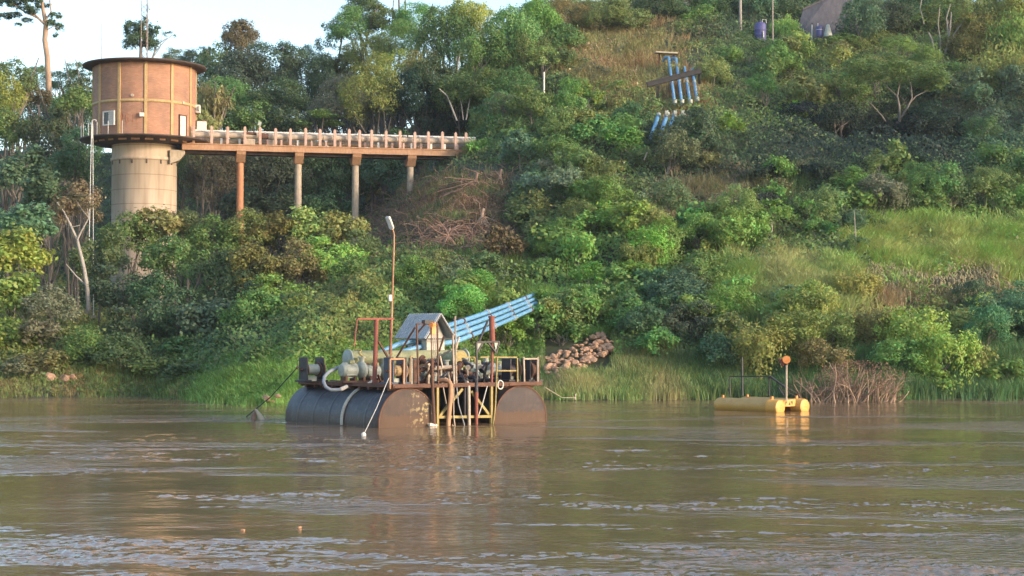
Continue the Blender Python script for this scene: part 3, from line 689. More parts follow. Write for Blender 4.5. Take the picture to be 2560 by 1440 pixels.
# tall bow frames
bars('bow_frame', M['rust'], [V2((1042, 811), (1046, 964), -.1), V2((1093, 810), (1096, 964), -.1), V2((1040, 810), (1095, 810), -.1), V2((1038, 818), (988, 900), -.1, 1.2), V2((1068, 804), (1042, 834), -.1, .3),
    V2((1110, 840), (1098, 878), -.1, .4), V2((1086, 898), (1046, 921), -.1, .3), V2((1086, 904), (1060, 955), -.1, .9)], .055)
bars('thin_upright', M['grey_pipe'], [V2((1132, 838), (1135, 960), -.1), V2((1138, 790), (1141, 970), -.1, 0), V2((1130, 874), (1100, 890), -.1, .5), V2((1148, 842), (1138, 880), .2, .2), V2((1100, 890), (1106, 918), .1), V2((1029, 896), (1029, 964), 0.1), V2((1120,930),(1126,962),.3)], .055)
# right bow gantry with gussets
g0, g1 = P(1191, 856, -.1), P(1248, 854, -.1)
bars('gantry_frame', M['dark_steel'], [(g0, P(1193, 985, -.1)), (g0, g1), (P(1194, 880, -.1), P(1206, 858, -.1)), (g1, P(1240, 884, -.1)), (P(1220, 856, -.1), P(1240, 882, -.1)), V2((1218, 905), (1208, 958), .1, .5), V2((1197, 855), (1219, 803), -.1, .0)], .065)
b = MB(); b.poly([g0, P(1206, 857, -.1), P(1194, 880, -.1)], (0, .02, 0)); b.poly([g1, P(1236, 857, -.1), P(1240, 882, -.1)], (0, .02, 0)); b.build('gusset', M['pump'], barge)
b = MB(); b.tube([P(1229, 791, .0), P(1231, 853, .0)], .105, 16); b.tube([P(1229, 790, .0), P(1229, 794, .0)], .125, 16); b.build('red_post_sleeve', M['red_rust'], barge)
b = MB(); b.tube([P(1231, 853, .0), P(1229, 965, .0)], .05, 12); b.build('red_post', M['red_rust'], barge)
b = MB(); b.tube([P(1191, 980, -.15), P(1191, 1066, -.15)], [.075, .06], 12); b.build('red_suction_pipe', M['red_rust'], barge)
# elbows and hanging suction pipes
def hang(name, mat, pts, r): bb = MB(); bb.tube([P(*p) for p in pts], r, 12); return bb.build(name, mat, barge)
hang('suction_elbow', M['rust_concrete'], [(1097, 951, .3), (1112, 951, .1), (1123, 954, -.1), (1127, 962, -.15), (1127, 985, -.2), (1123, 1030, -.2), (1120, 1070, -.2)], .085)
hang('suction_pipe', M['dark_steel'], [(1140, 946, .4), (1156, 942, .2), (1162, 952, 0), (1162, 1045, 0)], .055)
hang('suction_pipe', M['grey_pipe'], [(1168, 955, .1), (1172, 968, -.1), (1173, 1064, -.15)], .06)
hang('suction_pipe', M['dark_steel'], [(1172, 944, .3), (1183, 942, .1), (1191, 950, -.1), (1191, 985, -.12)], .07)
hang('hanging_cable', M['hose'], [(1142, 968, -.1), (1146, 1010, -.15), (1162, 1066, -.2)], .022)
hang('hanging_cable', M['grey_pipe'], [(1108, 968, -.1), (1114, 1000, -.12), (1116, 1010, -.12)], .02)
hang('hanging_cable', M['rope'], [(1218, 965, -.1), (1206, 1010, -.15), (1196, 1040, -.2)], .02)
hang('hanging_cable', M['grey_pipe'], [(1134, 968, -.1), (1134, 1040, -.15), (1138, 1066, -.15), (1130, 1062, -.15)], .022)
hang('dark_red_pipe', M['rust'], [(1080, 896, -.05), (1081, 962, -.12), (1086, 1066, -.15)], .06)
hang('bow_fender', M['white'], [(1073, 1062, -.15), (1091, 1064, -.15)], .06)
hang('coiled_hose', M['yellow'], [(1243, 893, -.1), (1241, 955, -.12), (1238, 1020, -.15), (1233, 1060, -.15)], .03)
b = MB(); cc = P(1251, 962, -.12); b.tube([cc + Vector((.13 * math.cos(t), 0, .16 * math.sin(t))) for t in np.linspace(0, 2 * math.pi, 17)], .028, 8, False); b.build('rope_loop', M['rope'], barge)
hang('hoist_rod', M['rust'], [(1078, 833, -.1), (1079, 900, -.1)], .02); hang('hoist_rod', M['grey_pipe'], [(1083, 833, -.1), (1084, 896, -.1)], .02); hang('hoist_rod', M['grey_pipe'], [(1088, 833, -.1), (1089, 896, -.1)], .02)
b = MB(); b.box(P(1082, 822, -.1), (.16, .14, .42)); b.tube([P(1077, 812, -.2), P(1087, 812, 0)], .09, 14); b.build('chain_hoist', M['orange'], barge)
b = MB(); b.box(P(1070, 805, -.1), (.42, .2, .14)); b.build('hoist_trolley', M['dark_steel'], barge)
# deck clutter between the pumps: manifolds, flanges, chains
rnd = random.Random(11)
for k in range(48):
    px = rnd.uniform(1046, 1225); v = rnd.uniform(908, 958); d = rnd.uniform(.5, 2.4)
    c0 = P(px, v, d); c0.z = max(c0.z, DZ + .1); dr = Vector((rnd.uniform(-1, 1), rnd.uniform(-1, 1), rnd.uniform(-.5, .5))).normalized()
    b = MB(); L = rnd.uniform(.15, .45); r_ = rnd.uniform(.05, .12); b.tube([c0 - dr * L, c0 + dr * L], r_, 10); b.tube([c0 + dr * L * .8, c0 + dr * L], r_ * 1.6, 12)
    b.tube([c0, Vector((c0.x, c0.y, DZ))], .04, 6)
    b.build('manifold_pipe', [M['dark_steel'], M['rust'], M['pump'], M['dark_steel'], M['rust'], M['grey_pipe'], M['dark_steel']][k % 7], barge)
# handrails
bars('hand_rail', M['yellow'], [V2((1142, 893), (1189, 893), .1), V2((1187, 893), (1187, 908), .1), V2((1177, 899), (1182, 899), .4), V2((1243, 893), (1292, 893), .1), V2((1243, 893), (1240, 962), .1), V2((1244, 927), (1290, 927), .1), V2((1293, 895), (1294, 960), .1), V2((1243, 893), (1200, 893), .1)], .05)
bars('winch_cage', M['rust_concrete'], [V2((975, 898), (975, 972), 0), V2((975, 898), (1010, 897), 0), V2((1010, 897), (1009, 964), 0)], .065)
bars('winch_cage', M['concrete'], [V2((1309, 892), (1311, 962), 0), V2((1344, 893), (1344, 958), 0), V2((1309, 897), (1344, 897), 0)], .06)
# stern crane post and its bar
bars('davit_bar', M['red_rust'], [(P(893, 797, 1.5), P(985, 797, 1.5), .07), (P(893, 797, 1.5), P(885, 866, 1.5), .04), (P(978, 797, 1.5), P(974, 885, 1.5), .05)], .1)
b = MB(); b.tube([P(941, 799, 1.5), P(936, 962, 1.5)], .085, 16); b.build('davit_post', M['red_rust'], barge)
bars('davit_brace', M['rust'], [(P(946, 853, 1.5), P(972, 897, 1.5)), (P(945, 938, 1.5), P(955, 960, 1.7))], .07)
# steel strap that runs over the outer float and down its side
pts = []
for t in np.linspace(12, 95, 12): pts.append(Vector((-(FR + .04) * math.sin(R(float(t))), 2.35, .14 + (FR + .04) * math.cos(R(float(t))))))
b = MB(); b.tube([Vector((.45, 2.5, DZ + .35))] + pts, [.03] + [.06] * 12, 8); b.build('pale_strap', M['hut_wall'], barge)

# reels: two dark flanges, wound drum, stand
def reel(label, base_px, base_v, d, w, hgt, rd, group='cable reels on the barge deck', drum=M['rope_wound'], shade=M['dark_steel'], orange=False):
    base = P(base_px, base_v, d); base.z = DZ + .05
    t = bthing('cable_reel', label, 'winch', base, group); cz = hgt / 2
    for sx in (-1, 1):
        bb = MB(); bb.box((sx * w / 2, 0, cz), (.07, hgt * .62, hgt)); bb.box((sx * w / 2, 0, .05), (.3, hgt * .8, .08)); bb.build('side_plate', shade, t, bevel=.02)
    bb = MB(); n = 12; prof = []
    for i in range(n): h0 = -w / 2 + .04 + (w - .08) * i / n; prof += [(rd - .02, h0), (rd + .012, h0 + (w - .08) / n / 2)]
    bb.lathe(prof, 28, 'x', (0, 0, cz)); bb.build('wound_drum', drum, t)
    bb = MB(); bb.tube([(-w / 2 - .15, 0, cz), (w / 2 + .15, 0, cz)], .045, 10)
    for sx in (-1, 1): bb.tube([(sx * (w / 2 - .05), 0, cz), (sx * (w / 2 - .09), 0, cz)], rd * 1.45, 24)
    bb.build('axle', M['rust'], t)
    if orange:
        bb = MB(); bb.tube([(w / 2 + .06, 0, cz), (w / 2 + .10, 0, cz)], rd * 1.6, 24); bb.build('brake_disc', M['rust_concrete'], t)
    bb = MB(); bb.box((0, .1, .12), (w * .6, .25, .2)); bb.build('gear_box', M['pump'], t)
    return t
reel('black reel with pale rope at the stern end of the left float', 779, 952, 5.3, .72, .95, .20, drum=M['pump'], orange=True)
reel('blue-black reel wound with ochre rope at the bow above the left float', 988, 962, .45, .55, .98, .19, shade=M['blue_steel'], orange=True)
reel('black reel with orange brake disc behind the yellow rail on the right float', 1277, 958, 1.0, .42, .90, .20, drum=M['dark_steel'], orange=True)
reel('black reel in the pale cage at the outer edge of the right float', 1326, 958, .55, .42, .90, .26, drum=M['rust'])
# bow plate between
t0 = P(1040, 962, .6); t = bthing('battery_locker', 'rust-streaked narrow locker between the bow reel and the tall frame', 'locker', (t0.x, t0.y, DZ + .05))
b = MB(); b.box((-.1, 0, .48), (.28, .3, .95)); b.build('locker_body', M['dark_steel'], t, bevel=.02)
b = MB(); b.box((-.1, -.16, .48), (.2, .02, .8)); b.build('locker_door', M['rust'], t)
b = MB(); b.tube([(-.35, -.1, 0), (-.36, -.12, .5), (-.30, -.1, 1.02), (-.2, -.05, 1.0)], .035, 8); b.build('cable_arch', M['rope_wound'], t)

# long tank
q0 = P(870, 893, 3.6); q1 = bl(1160, 897, 3.6); tz = (q0.z + q1.z) / 2; TLN = q1.x - q0.x
t = bthing('pressure_tank', 'long olive green horizontal cylinder tank across the barge', 'tank', (q0.x, q0.y, DZ + .05)); cz = tz - DZ - .05; TRd = .30
b = MB(); b.lathe([(.01, 0), (TRd * .8, .01), (TRd, .08), (TRd, TLN * .33), (TRd + .03, TLN * .33 + .02), (TRd + .03, TLN * .33 + .08), (TRd, TLN * .33 + .1), (TRd, TLN - .08), (TRd * .8, TLN), (.01, TLN)], 40, 'x', (0, 0, cz)); b.build('tank_shell', M['olive'], t)
b = MB(); b.lathe([(.01, -.03), (TRd + .05, -.03), (TRd + .05, .03), (TRd, .04)], 40, 'x', (0, 0, cz)); b.build('end_flange', M['pump'], t); b = MB(); b.lathe([(.01, TLN - .03), (TRd + .05, TLN - .03), (TRd + .05, TLN + .03), (.01, TLN + .04)], 40, 'x', (0, 0, cz)); b.build('end_flange', M['pump'], t)
for x in (.7, TLN * .5, TLN - .7):
    b = MB(); b.box((x, 0, cz / 2 - .1), (.12, .5, cz - .1)); b.build('saddle', M['rust'], t)
b = MB(); xx = P(1063, 897, 3.2).x - q0.x; b.tube([(xx, 0, cz - .05), (xx, -.42, cz - .08)], .13, 18); b.build('nozzle', M['olive'], t)
b = MB(); xx = P(905, 880, 3.3).x - q0.x; b.tube([(xx + .1 * math.sin(s_ * 5), -math.sin(s_) * (TRd + .03), cz + math.cos(s_) * (TRd + .03)) for s_ in np.linspace(-.3, 2.4, 14)], .025, 8); b.build('yellow_cable', M['yellow'], t)
# right yellow-ended drum that faces the camera
q0 = P(1152, 898, 2.2); t = bthing('end_drum', 'short yellow-ended drum lying beside the right end of the long tank', 'drum', (q0.x, q0.y, DZ + .05)); cz = q0.z - DZ - .05
b = MB(); b.lathe([(.30, .02), (.30, .9), (.01, .95)], 36, 'y', (0, 0, cz)); b.build('drum_shell', M['olive'], t)
b = MB(); b.lathe([(.01, -.02), (.28, -.02), (.33, 0), (.33, .05), (.30, .06)], 36, 'y', (0, 0, cz)); b.build('drum_face', M['yellow'], t)
b = MB(); b.box((0, .2, cz / 2 - .12), (.4, .12, cz - .2)); b.box((0, .7, cz / 2 - .12), (.4, .12, cz - .2)); b.build('saddle', M['rust'], t)
# pump sets
def pump(label, px, v, d, s=1.0, group='pump sets on the barge deck', rz=0.0):
    p0 = P(px, v, d); t = bthing('pump_set', label, 'pump', (p0.x, p0.y, DZ + .05), group); t.rotation_euler = (0, 0, BA + rz); z = .42 * s
    bb = MB(); bb.tube([(-.62 * s, 0, z), (-.55 * s, 0, z), (-.1 * s, 0, z)], [.18 * s, .24 * s, .24 * s], 20)
    for k in range(10): a_ = 2 * math.pi * k / 10; bb.box((-.33 * s, .25 * s * math.cos(a_), z + .25 * s * math.sin(a_)), (.4 * s, .02, .03))
    bb.build('motor', M['pump'], t)
    bb = MB(); bb.lathe([(.01, .02), (.20, .05), (.31, .12), (.31, .26), (.22, .34), (.10, .40), (.01, .41)], 28, 'x', (0, 0, z)); bb.tube([(.2, 0, z + .2), (.2, 0, z + .5)], .1, 14); bb.tube([(.2, 0, z + .46), (.2, 0, z + .5)], .15, 14); bb.build('pump_volute', M['pump'], t)
    bb = MB(); bb.box((-.1, 0, .05), (1.2 * s, .5, .08)); [bb.box((x, 0, z / 2), (.1, .34, z - .1)) for x in (-.5 * s, -.15 * s, .22)]; bb.build('base_frame', M['rust'], t)
    bb = MB(); bb.box((-.3 * s, -.12, z + .27 * s), (.22, .2, .12)); bb.build('terminal_box', M['olive'], t)
    return t
pump('pale green pump set under the left part of the long tank', 893, 945, 3.0, 1.15)
pump('pale pump set behind the red davit post', 950, 945, 3.1, 1.0)
pump('pale pump set amid the pipes at mid deck', 1110, 940, 1.6, .85, rz=.5)
pump('pale grey pump set before the gantry on the right float', 1205, 945, 2.4, 1.1)
pump('pale grey pump set behind the yellow rail', 1250, 945, 2.0, 1.05, rz=.3)

# hut
hb = P(1091, 880, 4.2); hx = hb.x
t = bthing('pump_hut', 'small hut with a steep grey sheet roof and a lit cream front wall', 'hut', (hx, 4.2, DZ + .05))
ez = P(1066, 846, 4.2).z - DZ - .05; rz_ = P(1102, 785, 4.1).z - DZ - .05
b = MB(); b.box((0, .7, ez / 2), (.86, 1.3, ez)); b.add([(-.42, .06, ez), (.42, .06, ez), (0, .06, rz_ - .15), (-.42, 1.34, ez), (.42, 1.34, ez), (0, 1.34, rz_ - .15)], [(0, 1, 2), (3, 4, 5), (0, 2, 5, 3), (1, 2, 5, 4)]); b.build('hut_wall', M['hut_wall'], t)
b = MB(); b.box((-.44, .55, ez - .38), (.03, .28, .62)); b.box((-.44, .95, ez - .38), (.03, .16, .62)); b.build('hut_window', M['glass_dark'], t)
for s_ in (-1, 1):
    b = MB(); ro = .74; n = 14; yy0, yy1 = -.32, 1.85; vs = []; up_ = Vector((s_ * (rz_ - ez), 0, ro)).normalized() * .035
    e0, e1 = Vector((0, yy0, rz_)), Vector((s_ * ro, yy0, ez - .02)); dl = Vector((0, yy1 - yy0, 0))
    b.poly([e0 + up_ * 0, e1, e1 + dl, e0 + dl], up_)
    for k in range(n): q = Vector((0, (yy1 - yy0) * (k + .5) / n, 0)); b.tube([e0 + q + up_, e1 + q + up_], .028, 6)
    b.build('roof_sheet', M['roof_sheet'], t)
bars('gable_board', M['dark_steel'], [((0, -.3, rz_ - .05), (-.72, -.3, ez - .06)), ((0, -.3, rz_ - .05), (.72, -.3, ez - .06)), ((-.6, -.28, ez - .02), (.6, -.28, ez - .02))], .05, parent=t)

# lamp
lb = P(975, 960, 1.7); lamp = bthing('deck_lamp', 'tall rusty lamp pole leaning slightly with a white lamp head', 'street lamp', (lb.x, lb.y, DZ + .05))
def lp(px, v): q = P(px, v, 1.7); return q - Vector((lb.x, lb.y, DZ + .05))
b = MB(); b.tube([lp(974, 962), lp(977, 880), lp(979, 800), lp(982, 700), lp(985, 610), lp(985, 585), lp(981, 570)], [.045, .045, .042, .038, .034, .03, .03], 10); b.build('lamp_pole', M['rust_concrete'], lamp)
b = MB(); e0, e1 = lp(980, 572), lp(969, 541); d_ = (e1 - e0); qd = d_.to_track_quat('X', 'Z').to_matrix()
b.box((e0 + e1) / 2, (d_.length, .24, .11), qd); b.box(e0 + d_ * .08, (.14, .14, .14), qd); b.build('lamp_head', M['white'], lamp, bevel=.04)
b = MB(); b.box((e0 + e1) / 2 - Vector((0, .05, .05)), (d_.length * .72, .17, .04), qd); b.build('lamp_lens', M['hut_wall'], lamp)
b = MB(); b.box(lp(975, 745) + Vector((0, 0, 0)), (.12, .1, .24)); b.build('photocell_box', M['white'], lamp, bevel=.02)
# loose hose, mooring rope
hz = P(852, 972, 1.9)
t = bthing('suction_hose', 'thick grey rubber hose looping over the outer float', 'hose', (P(826, 974, 2.2).x, 2.2, 0))
def hp(px, v, d): return P(px, v, d) - Vector((P(826, 974, 2.2).x, 2.2, 0))
b = MB(); b.tube([hp(862, 912, 3.8), hp(840, 921, 3.4), hp(822, 930, 3.0), hp(811, 942, 2.8), hp(809, 955, 2.6), hp(815, 968, 2.4), hp(828, 975, 2.2), hp(852, 974, 2.0)], .062, 14); b.build('hose_run', M['hose'], t)
b = MB(); b.tube([hp(851, 974, 2.0), hp(868, 966, 2.0)], [.075, .07], 12); b.build('hose_coupling', M['hut_wall'], t)
r0 = P(972, 945, -.05); r1w = at(909, 1088, 56.5); r1w.z = .03
t = thing('mooring_rope', 'thin white rope from the bow reel into the water', 'rope', r1w)
b = MB(); b.tube([bworld(r0) - r1w, (bworld(r0) - r1w) * .5 + Vector((0, 0, -.08)), (0, 0, 0)], .014, 6); b.build('rope_line', M['rope'], t)
b = MB(); b.lathe([(.01, -.09), (.06, -.06), (.085, 0), (.06, .06), (.01, .09)], 14); b.build('rope_float', M['white'], t)
t = thing('mooring_cable', 'dark thin cable from the stern reel down to the river by the rocks', 'cable', (at(612, 1044, 70).x, 70, -.05))
q = bworld(P(744, 918, 5.3)) - Vector((at(612, 1044, 70).x, 70, -.05)); b = MB(); b.tube([q, q * .5 + Vector((0, 0, -.15)), (0, 0, 0)], .022, 6); b.build('cable_line', M['dark_steel'], t)
b = MB(); b.tube([q * 1.0, q * .985], .05, 8); b.build('shackle', M['rust'], t)
t = thing('mooring_cable', 'pale cable from the right float to the bank below the rock pile', 'cable', (at(1438, 1000, 88).x, 88, .15))
q = bworld(P(1362, 968, 1.0)) - t.location; b = MB(); b.tube([q, q * .5 + Vector((0, 0, -.2)), (0, 0, 0)], .016, 6); b.build('cable_line', M['grey_pipe'], t)
b = MB(); b.tube([(0, 0, -.1), (0, 0, .2)], .035, 8); b.build('anchor_pin', M['grey_pipe'], t)
# snag with moored stub
p = at(640, 1048, 67.5); t = thing('river_stump', 'pale forked timber stub rising from the water left of the barge', 'stump', (p.x, p.y, 0))
b = MB(); b.tube([(.28, 0, -.1), (.15, 0, .15), (0, 0, .38), (-.05, 0, .42)], [.13, .1, .05, .02], 8); b.build('stub', M['pale_wood'], t)
b = MB(); b.tube([(-.1, 0, -.1), (-.08, 0, .2), (-.03, 0, .36)], [.14, .1, .04], 8); b.build('fork', M['twig'], t)

# blue pipes from the bank to the barge
ex = []
top = [(1352, 720), (1360, 727), (1368, 733), (1375, 742)]
Yt = hit(1362, 738)
for i in range(4):
    e0 = bworld(bl(1118 + i * 7, 815 + i * 13, 4.6)); off = i * 9
    P1 = at(1330 + i * 5, 738 + i * 9.5, Yt - 3.2 - i * .3); P2 = P1 + (P1 - e0).normalized() * 2.2
    ends = [P2, P1]
    mids = [P1 * (1 - s_) + e0 * s_ + Vector((0, 0, -.05 * math.sin(math.pi * s_))) for s_ in (.25, .5, .75)]
    path = ends + mids + [e0]
    if i == 3: path += [bworld(bl(1046, 868, 4.6)), bworld(bl(985, 886, 4.6))]
    if i == 2: path += [bworld(bl(1002, 858, 5.2)), bworld(bl(925, 893, 5.0)), bworld(bl(862, 912, 3.8))]
    lab = ['topmost of the four blue pipes running from the bank to the barge', 'second blue pipe from the top between bank and barge', 'third blue pipe from the top, reaching past the tank to the hose', 'lowest of the four blue pipes running from bank to barge'][i]
    t = thing('delivery_pipe', lab, 'pipe', P2, group='blue pipes from the bank to the barge')
    bb = MB(); bb.tube([p - P2 for p in path], .10, 14); bb.build('pipe_run', M['blue_pipe'], t)
    for k, s_ in enumerate((.12, .37, .62, .87)):
        c0 = P1 * (1 - s_) + e0 * s_ + Vector((0, 0, -.05 * math.sin(math.pi * s_))); dr = (e0 - P1).normalized() * .05
        bb = MB(); bb.tube([c0 - dr - P2, c0 + dr - P2], .15, 14); bb.build('pipe_flange', M['roof_sheet'] if (i + k) % 3 else M['rust'], t)
# support wires
# ------------------------------------------------------------------ yellow pontoon
YA = R(-50); yo = at(1952, 1026, 74.6); yo.z = 0
pon = thing('yellow_pontoon', 'low yellow twin-cylinder pontoon with a post and orange disc, moored by the bank', 'pontoon', yo, YA)
yw = Vector((math.cos(YA), math.sin(YA), 0)); yb = Vector((-math.sin(YA), math.cos(YA), 0))
def yl(px, v, bb_):
    k, m = ray(px, v); Y = (bb_ + yo.x * yb.x + yo.y * yb.y) / (k * yb.x + yb.y); W = Vector((k * Y, Y, 0)) - yo
    return Vector((W.dot(yw), W.dot(yb), CAMZ + m * Y))
PR = .34; PLn = 3.75; PS = 1.62
for i, y in enumerate((0, PS)):
    b = MB(); b.lathe([(PR - .10, -PLn), (PR - .02, -PLn + .12), (PR, -PLn + .2), (PR, -.62), (PR + .012, -.60), (PR + .012, -.56), (PR, -.54), (PR, -.10), (PR - .03, -.02)], 40, 'x'); b.lathe([(.01, -PLn), (PR - .1, -PLn)], 40, 'x')
    f = b.build('float_tube', M['float_yellow'], pon); f.location = (0, y, .20)
    b = MB(); b.lathe([(.01, .01), (PR * .45, .0), (PR * .80, -.012), (PR - .03, -.03)], 40, 'x'); b.build('float_end', M['float_yellow'], f)
    b = MB(); b.box((-PLn + .35, 0, PR + .03), (.08, .08, .14)); b.box((-.5, 0, PR + .04), (.08, .1, .16)); b.build('lifting_lug', M['orange'], f)
b = MB(); b.box((-2.0, PS / 2, .46), (3.2, PS - .3, .04))
for x in (-3.5, -2.6, -1.6, -.6): b.box((x, PS / 2, .42), (.1, PS - .2, .1))
b.build('deck_plate', M['float_yellow'], pon)
b = MB(); b.box((-.28, PS / 2, .36), (.05, PS - .72, .30)); b.build('front_plate', M['float_yellow'], pon)
b = MB()
for k, (y0, s_) in enumerate(((-.16, 1), (.05, -1), (.2, 1))):
    y = PS / 2 + y0; b.poly([(-.262, y - .07, .43 if s_ > 0 else .27), (-.262, y + .07, .43 if s_ > 0 else .27), (-.262, y + (.04 if k else -.05), .27 if s_ > 0 else .43)], (.012, 0, 0))
b.build('plate_cutout', M['dark_steel'], pon)
pb = yl(1966, 985, .55)
b = MB(); b.tube([(pb.x, .55, .46), (pb.x + .01, .55, yl(1966, 900, .55).z)], .045, 10); b.build('mast_post', M['grey_pipe'], pon)
dz = yl(1967, 899, .55); b = MB(); b.tube([dz + Vector((.03, -.05, 0)), dz + Vector((.07, -.10, 0))], .17, 28); b.build('orange_disc', M['orange'], pon)
b = MB(); b.box(dz + Vector((.0, -.04, -.08)), (.14, .08, .32)); b.build('disc_bracket', M['rust'], pon)
b = MB(); c1 = yl(1956, 907, .5); b.tube([c1 + Vector((0, 0, -.14)), c1 + Vector((0, 0, .14))], .07, 14); c2 = yl(1950, 901, .5); b.tube([c2 + Vector((0, 0, -.10)), c2 + Vector((0, 0, .10))], .05, 12); b.tube([c2, c1, dz], .025, 6); b.build('warning_lamp', M['red_rust'], pon)
def yr(name, segs, w, mat): bars(name, mat, segs, w, parent=pon)
yr('dark_rail', [(yl(1825, 992, 1.3), yl(1824, 942, 1.3)), (yl(1856, 990, 1.3), yl(1855, 893, 1.3), .07), (yl(1824, 941, 1.3), yl(1922, 941, 1.3)), (yl(1923, 990, 1.3), yl(1924, 941, 1.3)), (yl(1925, 941, 1.3), yl(1962, 968, 1.3), .08), (yl(1945, 968, 1.3), yl(1960, 990, 1.3), .06)], .05, M['dark_steel'])

# ------------------------------------------------------------------ rocks
def rock_mesh(seed):
    import bmesh
    bm = bmesh.new(); bmesh.ops.create_icosphere(bm, subdivisions=2, radius=.5); r = random.Random(seed)
    pl = [(Vector((r.uniform(-1, 1), r.uniform(-1, 1), r.uniform(-1, 1))).normalized(), r.uniform(.28, .42)) for _ in range(9)]
    for v_ in bm.verts:
        for n_, d_ in pl:
            s_ = v_.co.dot(n_)
            if s_ > d_: v_.co -= n_ * (s_ - d_)
        v_.co *= 1 + r.uniform(-.04, .04)
    me = bpy.data.meshes.new('rock'); bm.to_mesh(me); bm.free(); me.materials.append(M['rock']); return me
rocks = [rock_mesh(s_) for s_ in range(6)]
def put_rock(i, p, s_, label, group, r):
    o = bpy.data.objects.new('rock', rocks[i % 6]); C.objects.link(o); o.location = p
    o.scale = (s_ * r.uniform(.9, 1.5), s_ * r.uniform(.8, 1.2), s_ * r.uniform(.55, .9)); o.rotation_euler = (r.uniform(-.4, .4), r.uniform(-.4, .4), r.uniform(0, 6.3))
    tag(o, label, 'rock', group); return o
r = random.Random(5); k = 0; pile = []
while k < 150:
    u, w = r.random(), r.random(); px = 1368 + 160 * u; vlow = 945 - 70 * max(0, u - .35) / .65 - 10 * (u < .1); vhi = 895 - 60 * min(1, u / .75)
    if u > .9: vhi += 15
    v = vhi + (vlow - vhi) * w; Y = hit(px, v + 4) - .8; p = at(px, v, Y)
    pile.append((v, px, put_rock(k, p, r.uniform(.22, .52), '', 'rocks of the pile beside the barge', r))); k += 1
ORD = 'first second third fourth fifth sixth seventh eighth ninth tenth eleventh twelfth thirteenth fourteenth fifteenth'.split()
pile.sort(key=lambda q: q[0])
for row in range(10):
    for col, (v, px, o) in enumerate(sorted(pile[row * 15:row * 15 + 15], key=lambda q: q[1])): o['label'] = 'sandstone block in the rock pile, %s row from top, %s from left' % (ORD[row], ORD[col])
for j, (px, v, s_, lab) in enumerate([(665, 995, .42, 'long pale rock leaning at the waterline left of the barge'), (694, 990, .34, 'reddish rock nearest the barge at the waterline'), (684, 1004, .26, 'flat small rock in front of the other two by the barge'),
        (1440, 955, .5, 'single low rock in grass below the rock pile'), (1412, 945, .4, 'small rock at the foot of the rock pile by the float'),
        (128, 945, .8, 'pale bare rock on the far left bank, leftmost of its three'), (158, 948, .8, 'pale rock on the left bank between two others'), (182, 945, .7, 'pinkish rock on the left bank, nearest the tower side'), (75, 905, .5, 'small pale upright rock in grass at far left')]):
    Y = hit(px, v) if v < 980 else 81.5; p = at(px, v, Y - .3); put_rock(j + 2, p, s_, lab, None, r)
for j, (px, v, lab) in enumerate([(607, 1325, 'small orange fleck on the water near the foreground, left one'), (748, 1318, 'small orange fleck on the water near the foreground, right one')]):
    Y = CAMZ * F / (v - 845.0); p = at(px, v, Y); o = bpy.data.objects.new('orange_fleck', rocks[j]); C.objects.link(o); o.location = (p.x, p.y, .01); o.scale = (.09, .07, .06); tag(o, lab, 'fleck')
    o.data = rocks[j].copy(); o.data.materials.clear(); o.data.materials.append(M['rust_concrete'])  # small flattened orange-brown lumps lying on the water
# ------------------------------------------------------------------ vegetation
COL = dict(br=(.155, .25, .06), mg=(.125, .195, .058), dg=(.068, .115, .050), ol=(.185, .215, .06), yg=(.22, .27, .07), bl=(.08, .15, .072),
           bn=(.15, .13, .07), gy=(.12, .17, .085), gb=(.16, .28, .06), dr=(.32, .25, .14), rt=(.13, .10, .065), shaded=(.026, .048, .033))  # last entry: leaf green darkened to put in the wood's shade
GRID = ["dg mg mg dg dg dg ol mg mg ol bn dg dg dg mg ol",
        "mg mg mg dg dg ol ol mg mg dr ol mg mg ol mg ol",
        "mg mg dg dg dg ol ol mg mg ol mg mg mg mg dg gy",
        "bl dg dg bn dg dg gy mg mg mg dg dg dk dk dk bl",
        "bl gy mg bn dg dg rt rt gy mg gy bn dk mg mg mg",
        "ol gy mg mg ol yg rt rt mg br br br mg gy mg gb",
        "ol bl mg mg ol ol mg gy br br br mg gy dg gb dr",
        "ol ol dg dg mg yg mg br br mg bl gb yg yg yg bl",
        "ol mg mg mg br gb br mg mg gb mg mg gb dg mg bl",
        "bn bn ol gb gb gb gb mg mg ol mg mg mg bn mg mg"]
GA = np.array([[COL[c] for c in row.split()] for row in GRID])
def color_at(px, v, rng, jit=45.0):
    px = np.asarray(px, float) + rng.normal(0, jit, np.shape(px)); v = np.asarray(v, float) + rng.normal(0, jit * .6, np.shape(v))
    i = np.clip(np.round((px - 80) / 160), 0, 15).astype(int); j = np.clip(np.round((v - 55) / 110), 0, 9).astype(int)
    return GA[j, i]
def norm(a): return a / np.maximum(np.linalg.norm(a, axis=-1, keepdims=True), 1e-9)
def leaf_cards(P, Nn, size, ratio, rng, droop=0.0, fold=.25):
    """one small folded leaf (two triangles) at each point"""
    n = len(P); Nn = norm(Nn); t = rng.normal(size=(n, 3)); t[:, 2] -= droop * 2
    t = norm(t - Nn * np.sum(t * Nn, 1, keepdims=True)); s = np.cross(Nn, t); size = np.broadcast_to(np.asarray(size, float), (n,))[:, None]
    V = np.empty((n, 4, 3)); V[:, 0] = P - t * size * .5; V[:, 2] = P + t * size * .5 - Nn * size * .12
    m = P + t * size * .06; w = size * ratio * .5
    V[:, 1] = m + s * w - Nn * size * fold * .3; V[:, 3] = m - s * w - Nn * size * fold * .3
    i = np.arange(n)[:, None] * 4; T = np.concatenate([i + [0, 1, 2], i + [0, 2, 3]], 1).reshape(-1, 3)
    return V.reshape(-1, 3), T
def rdir(rng, n, up=0.0):
    d = rng.normal(size=(n, 3)); d[:, 2] += up; return norm(d)
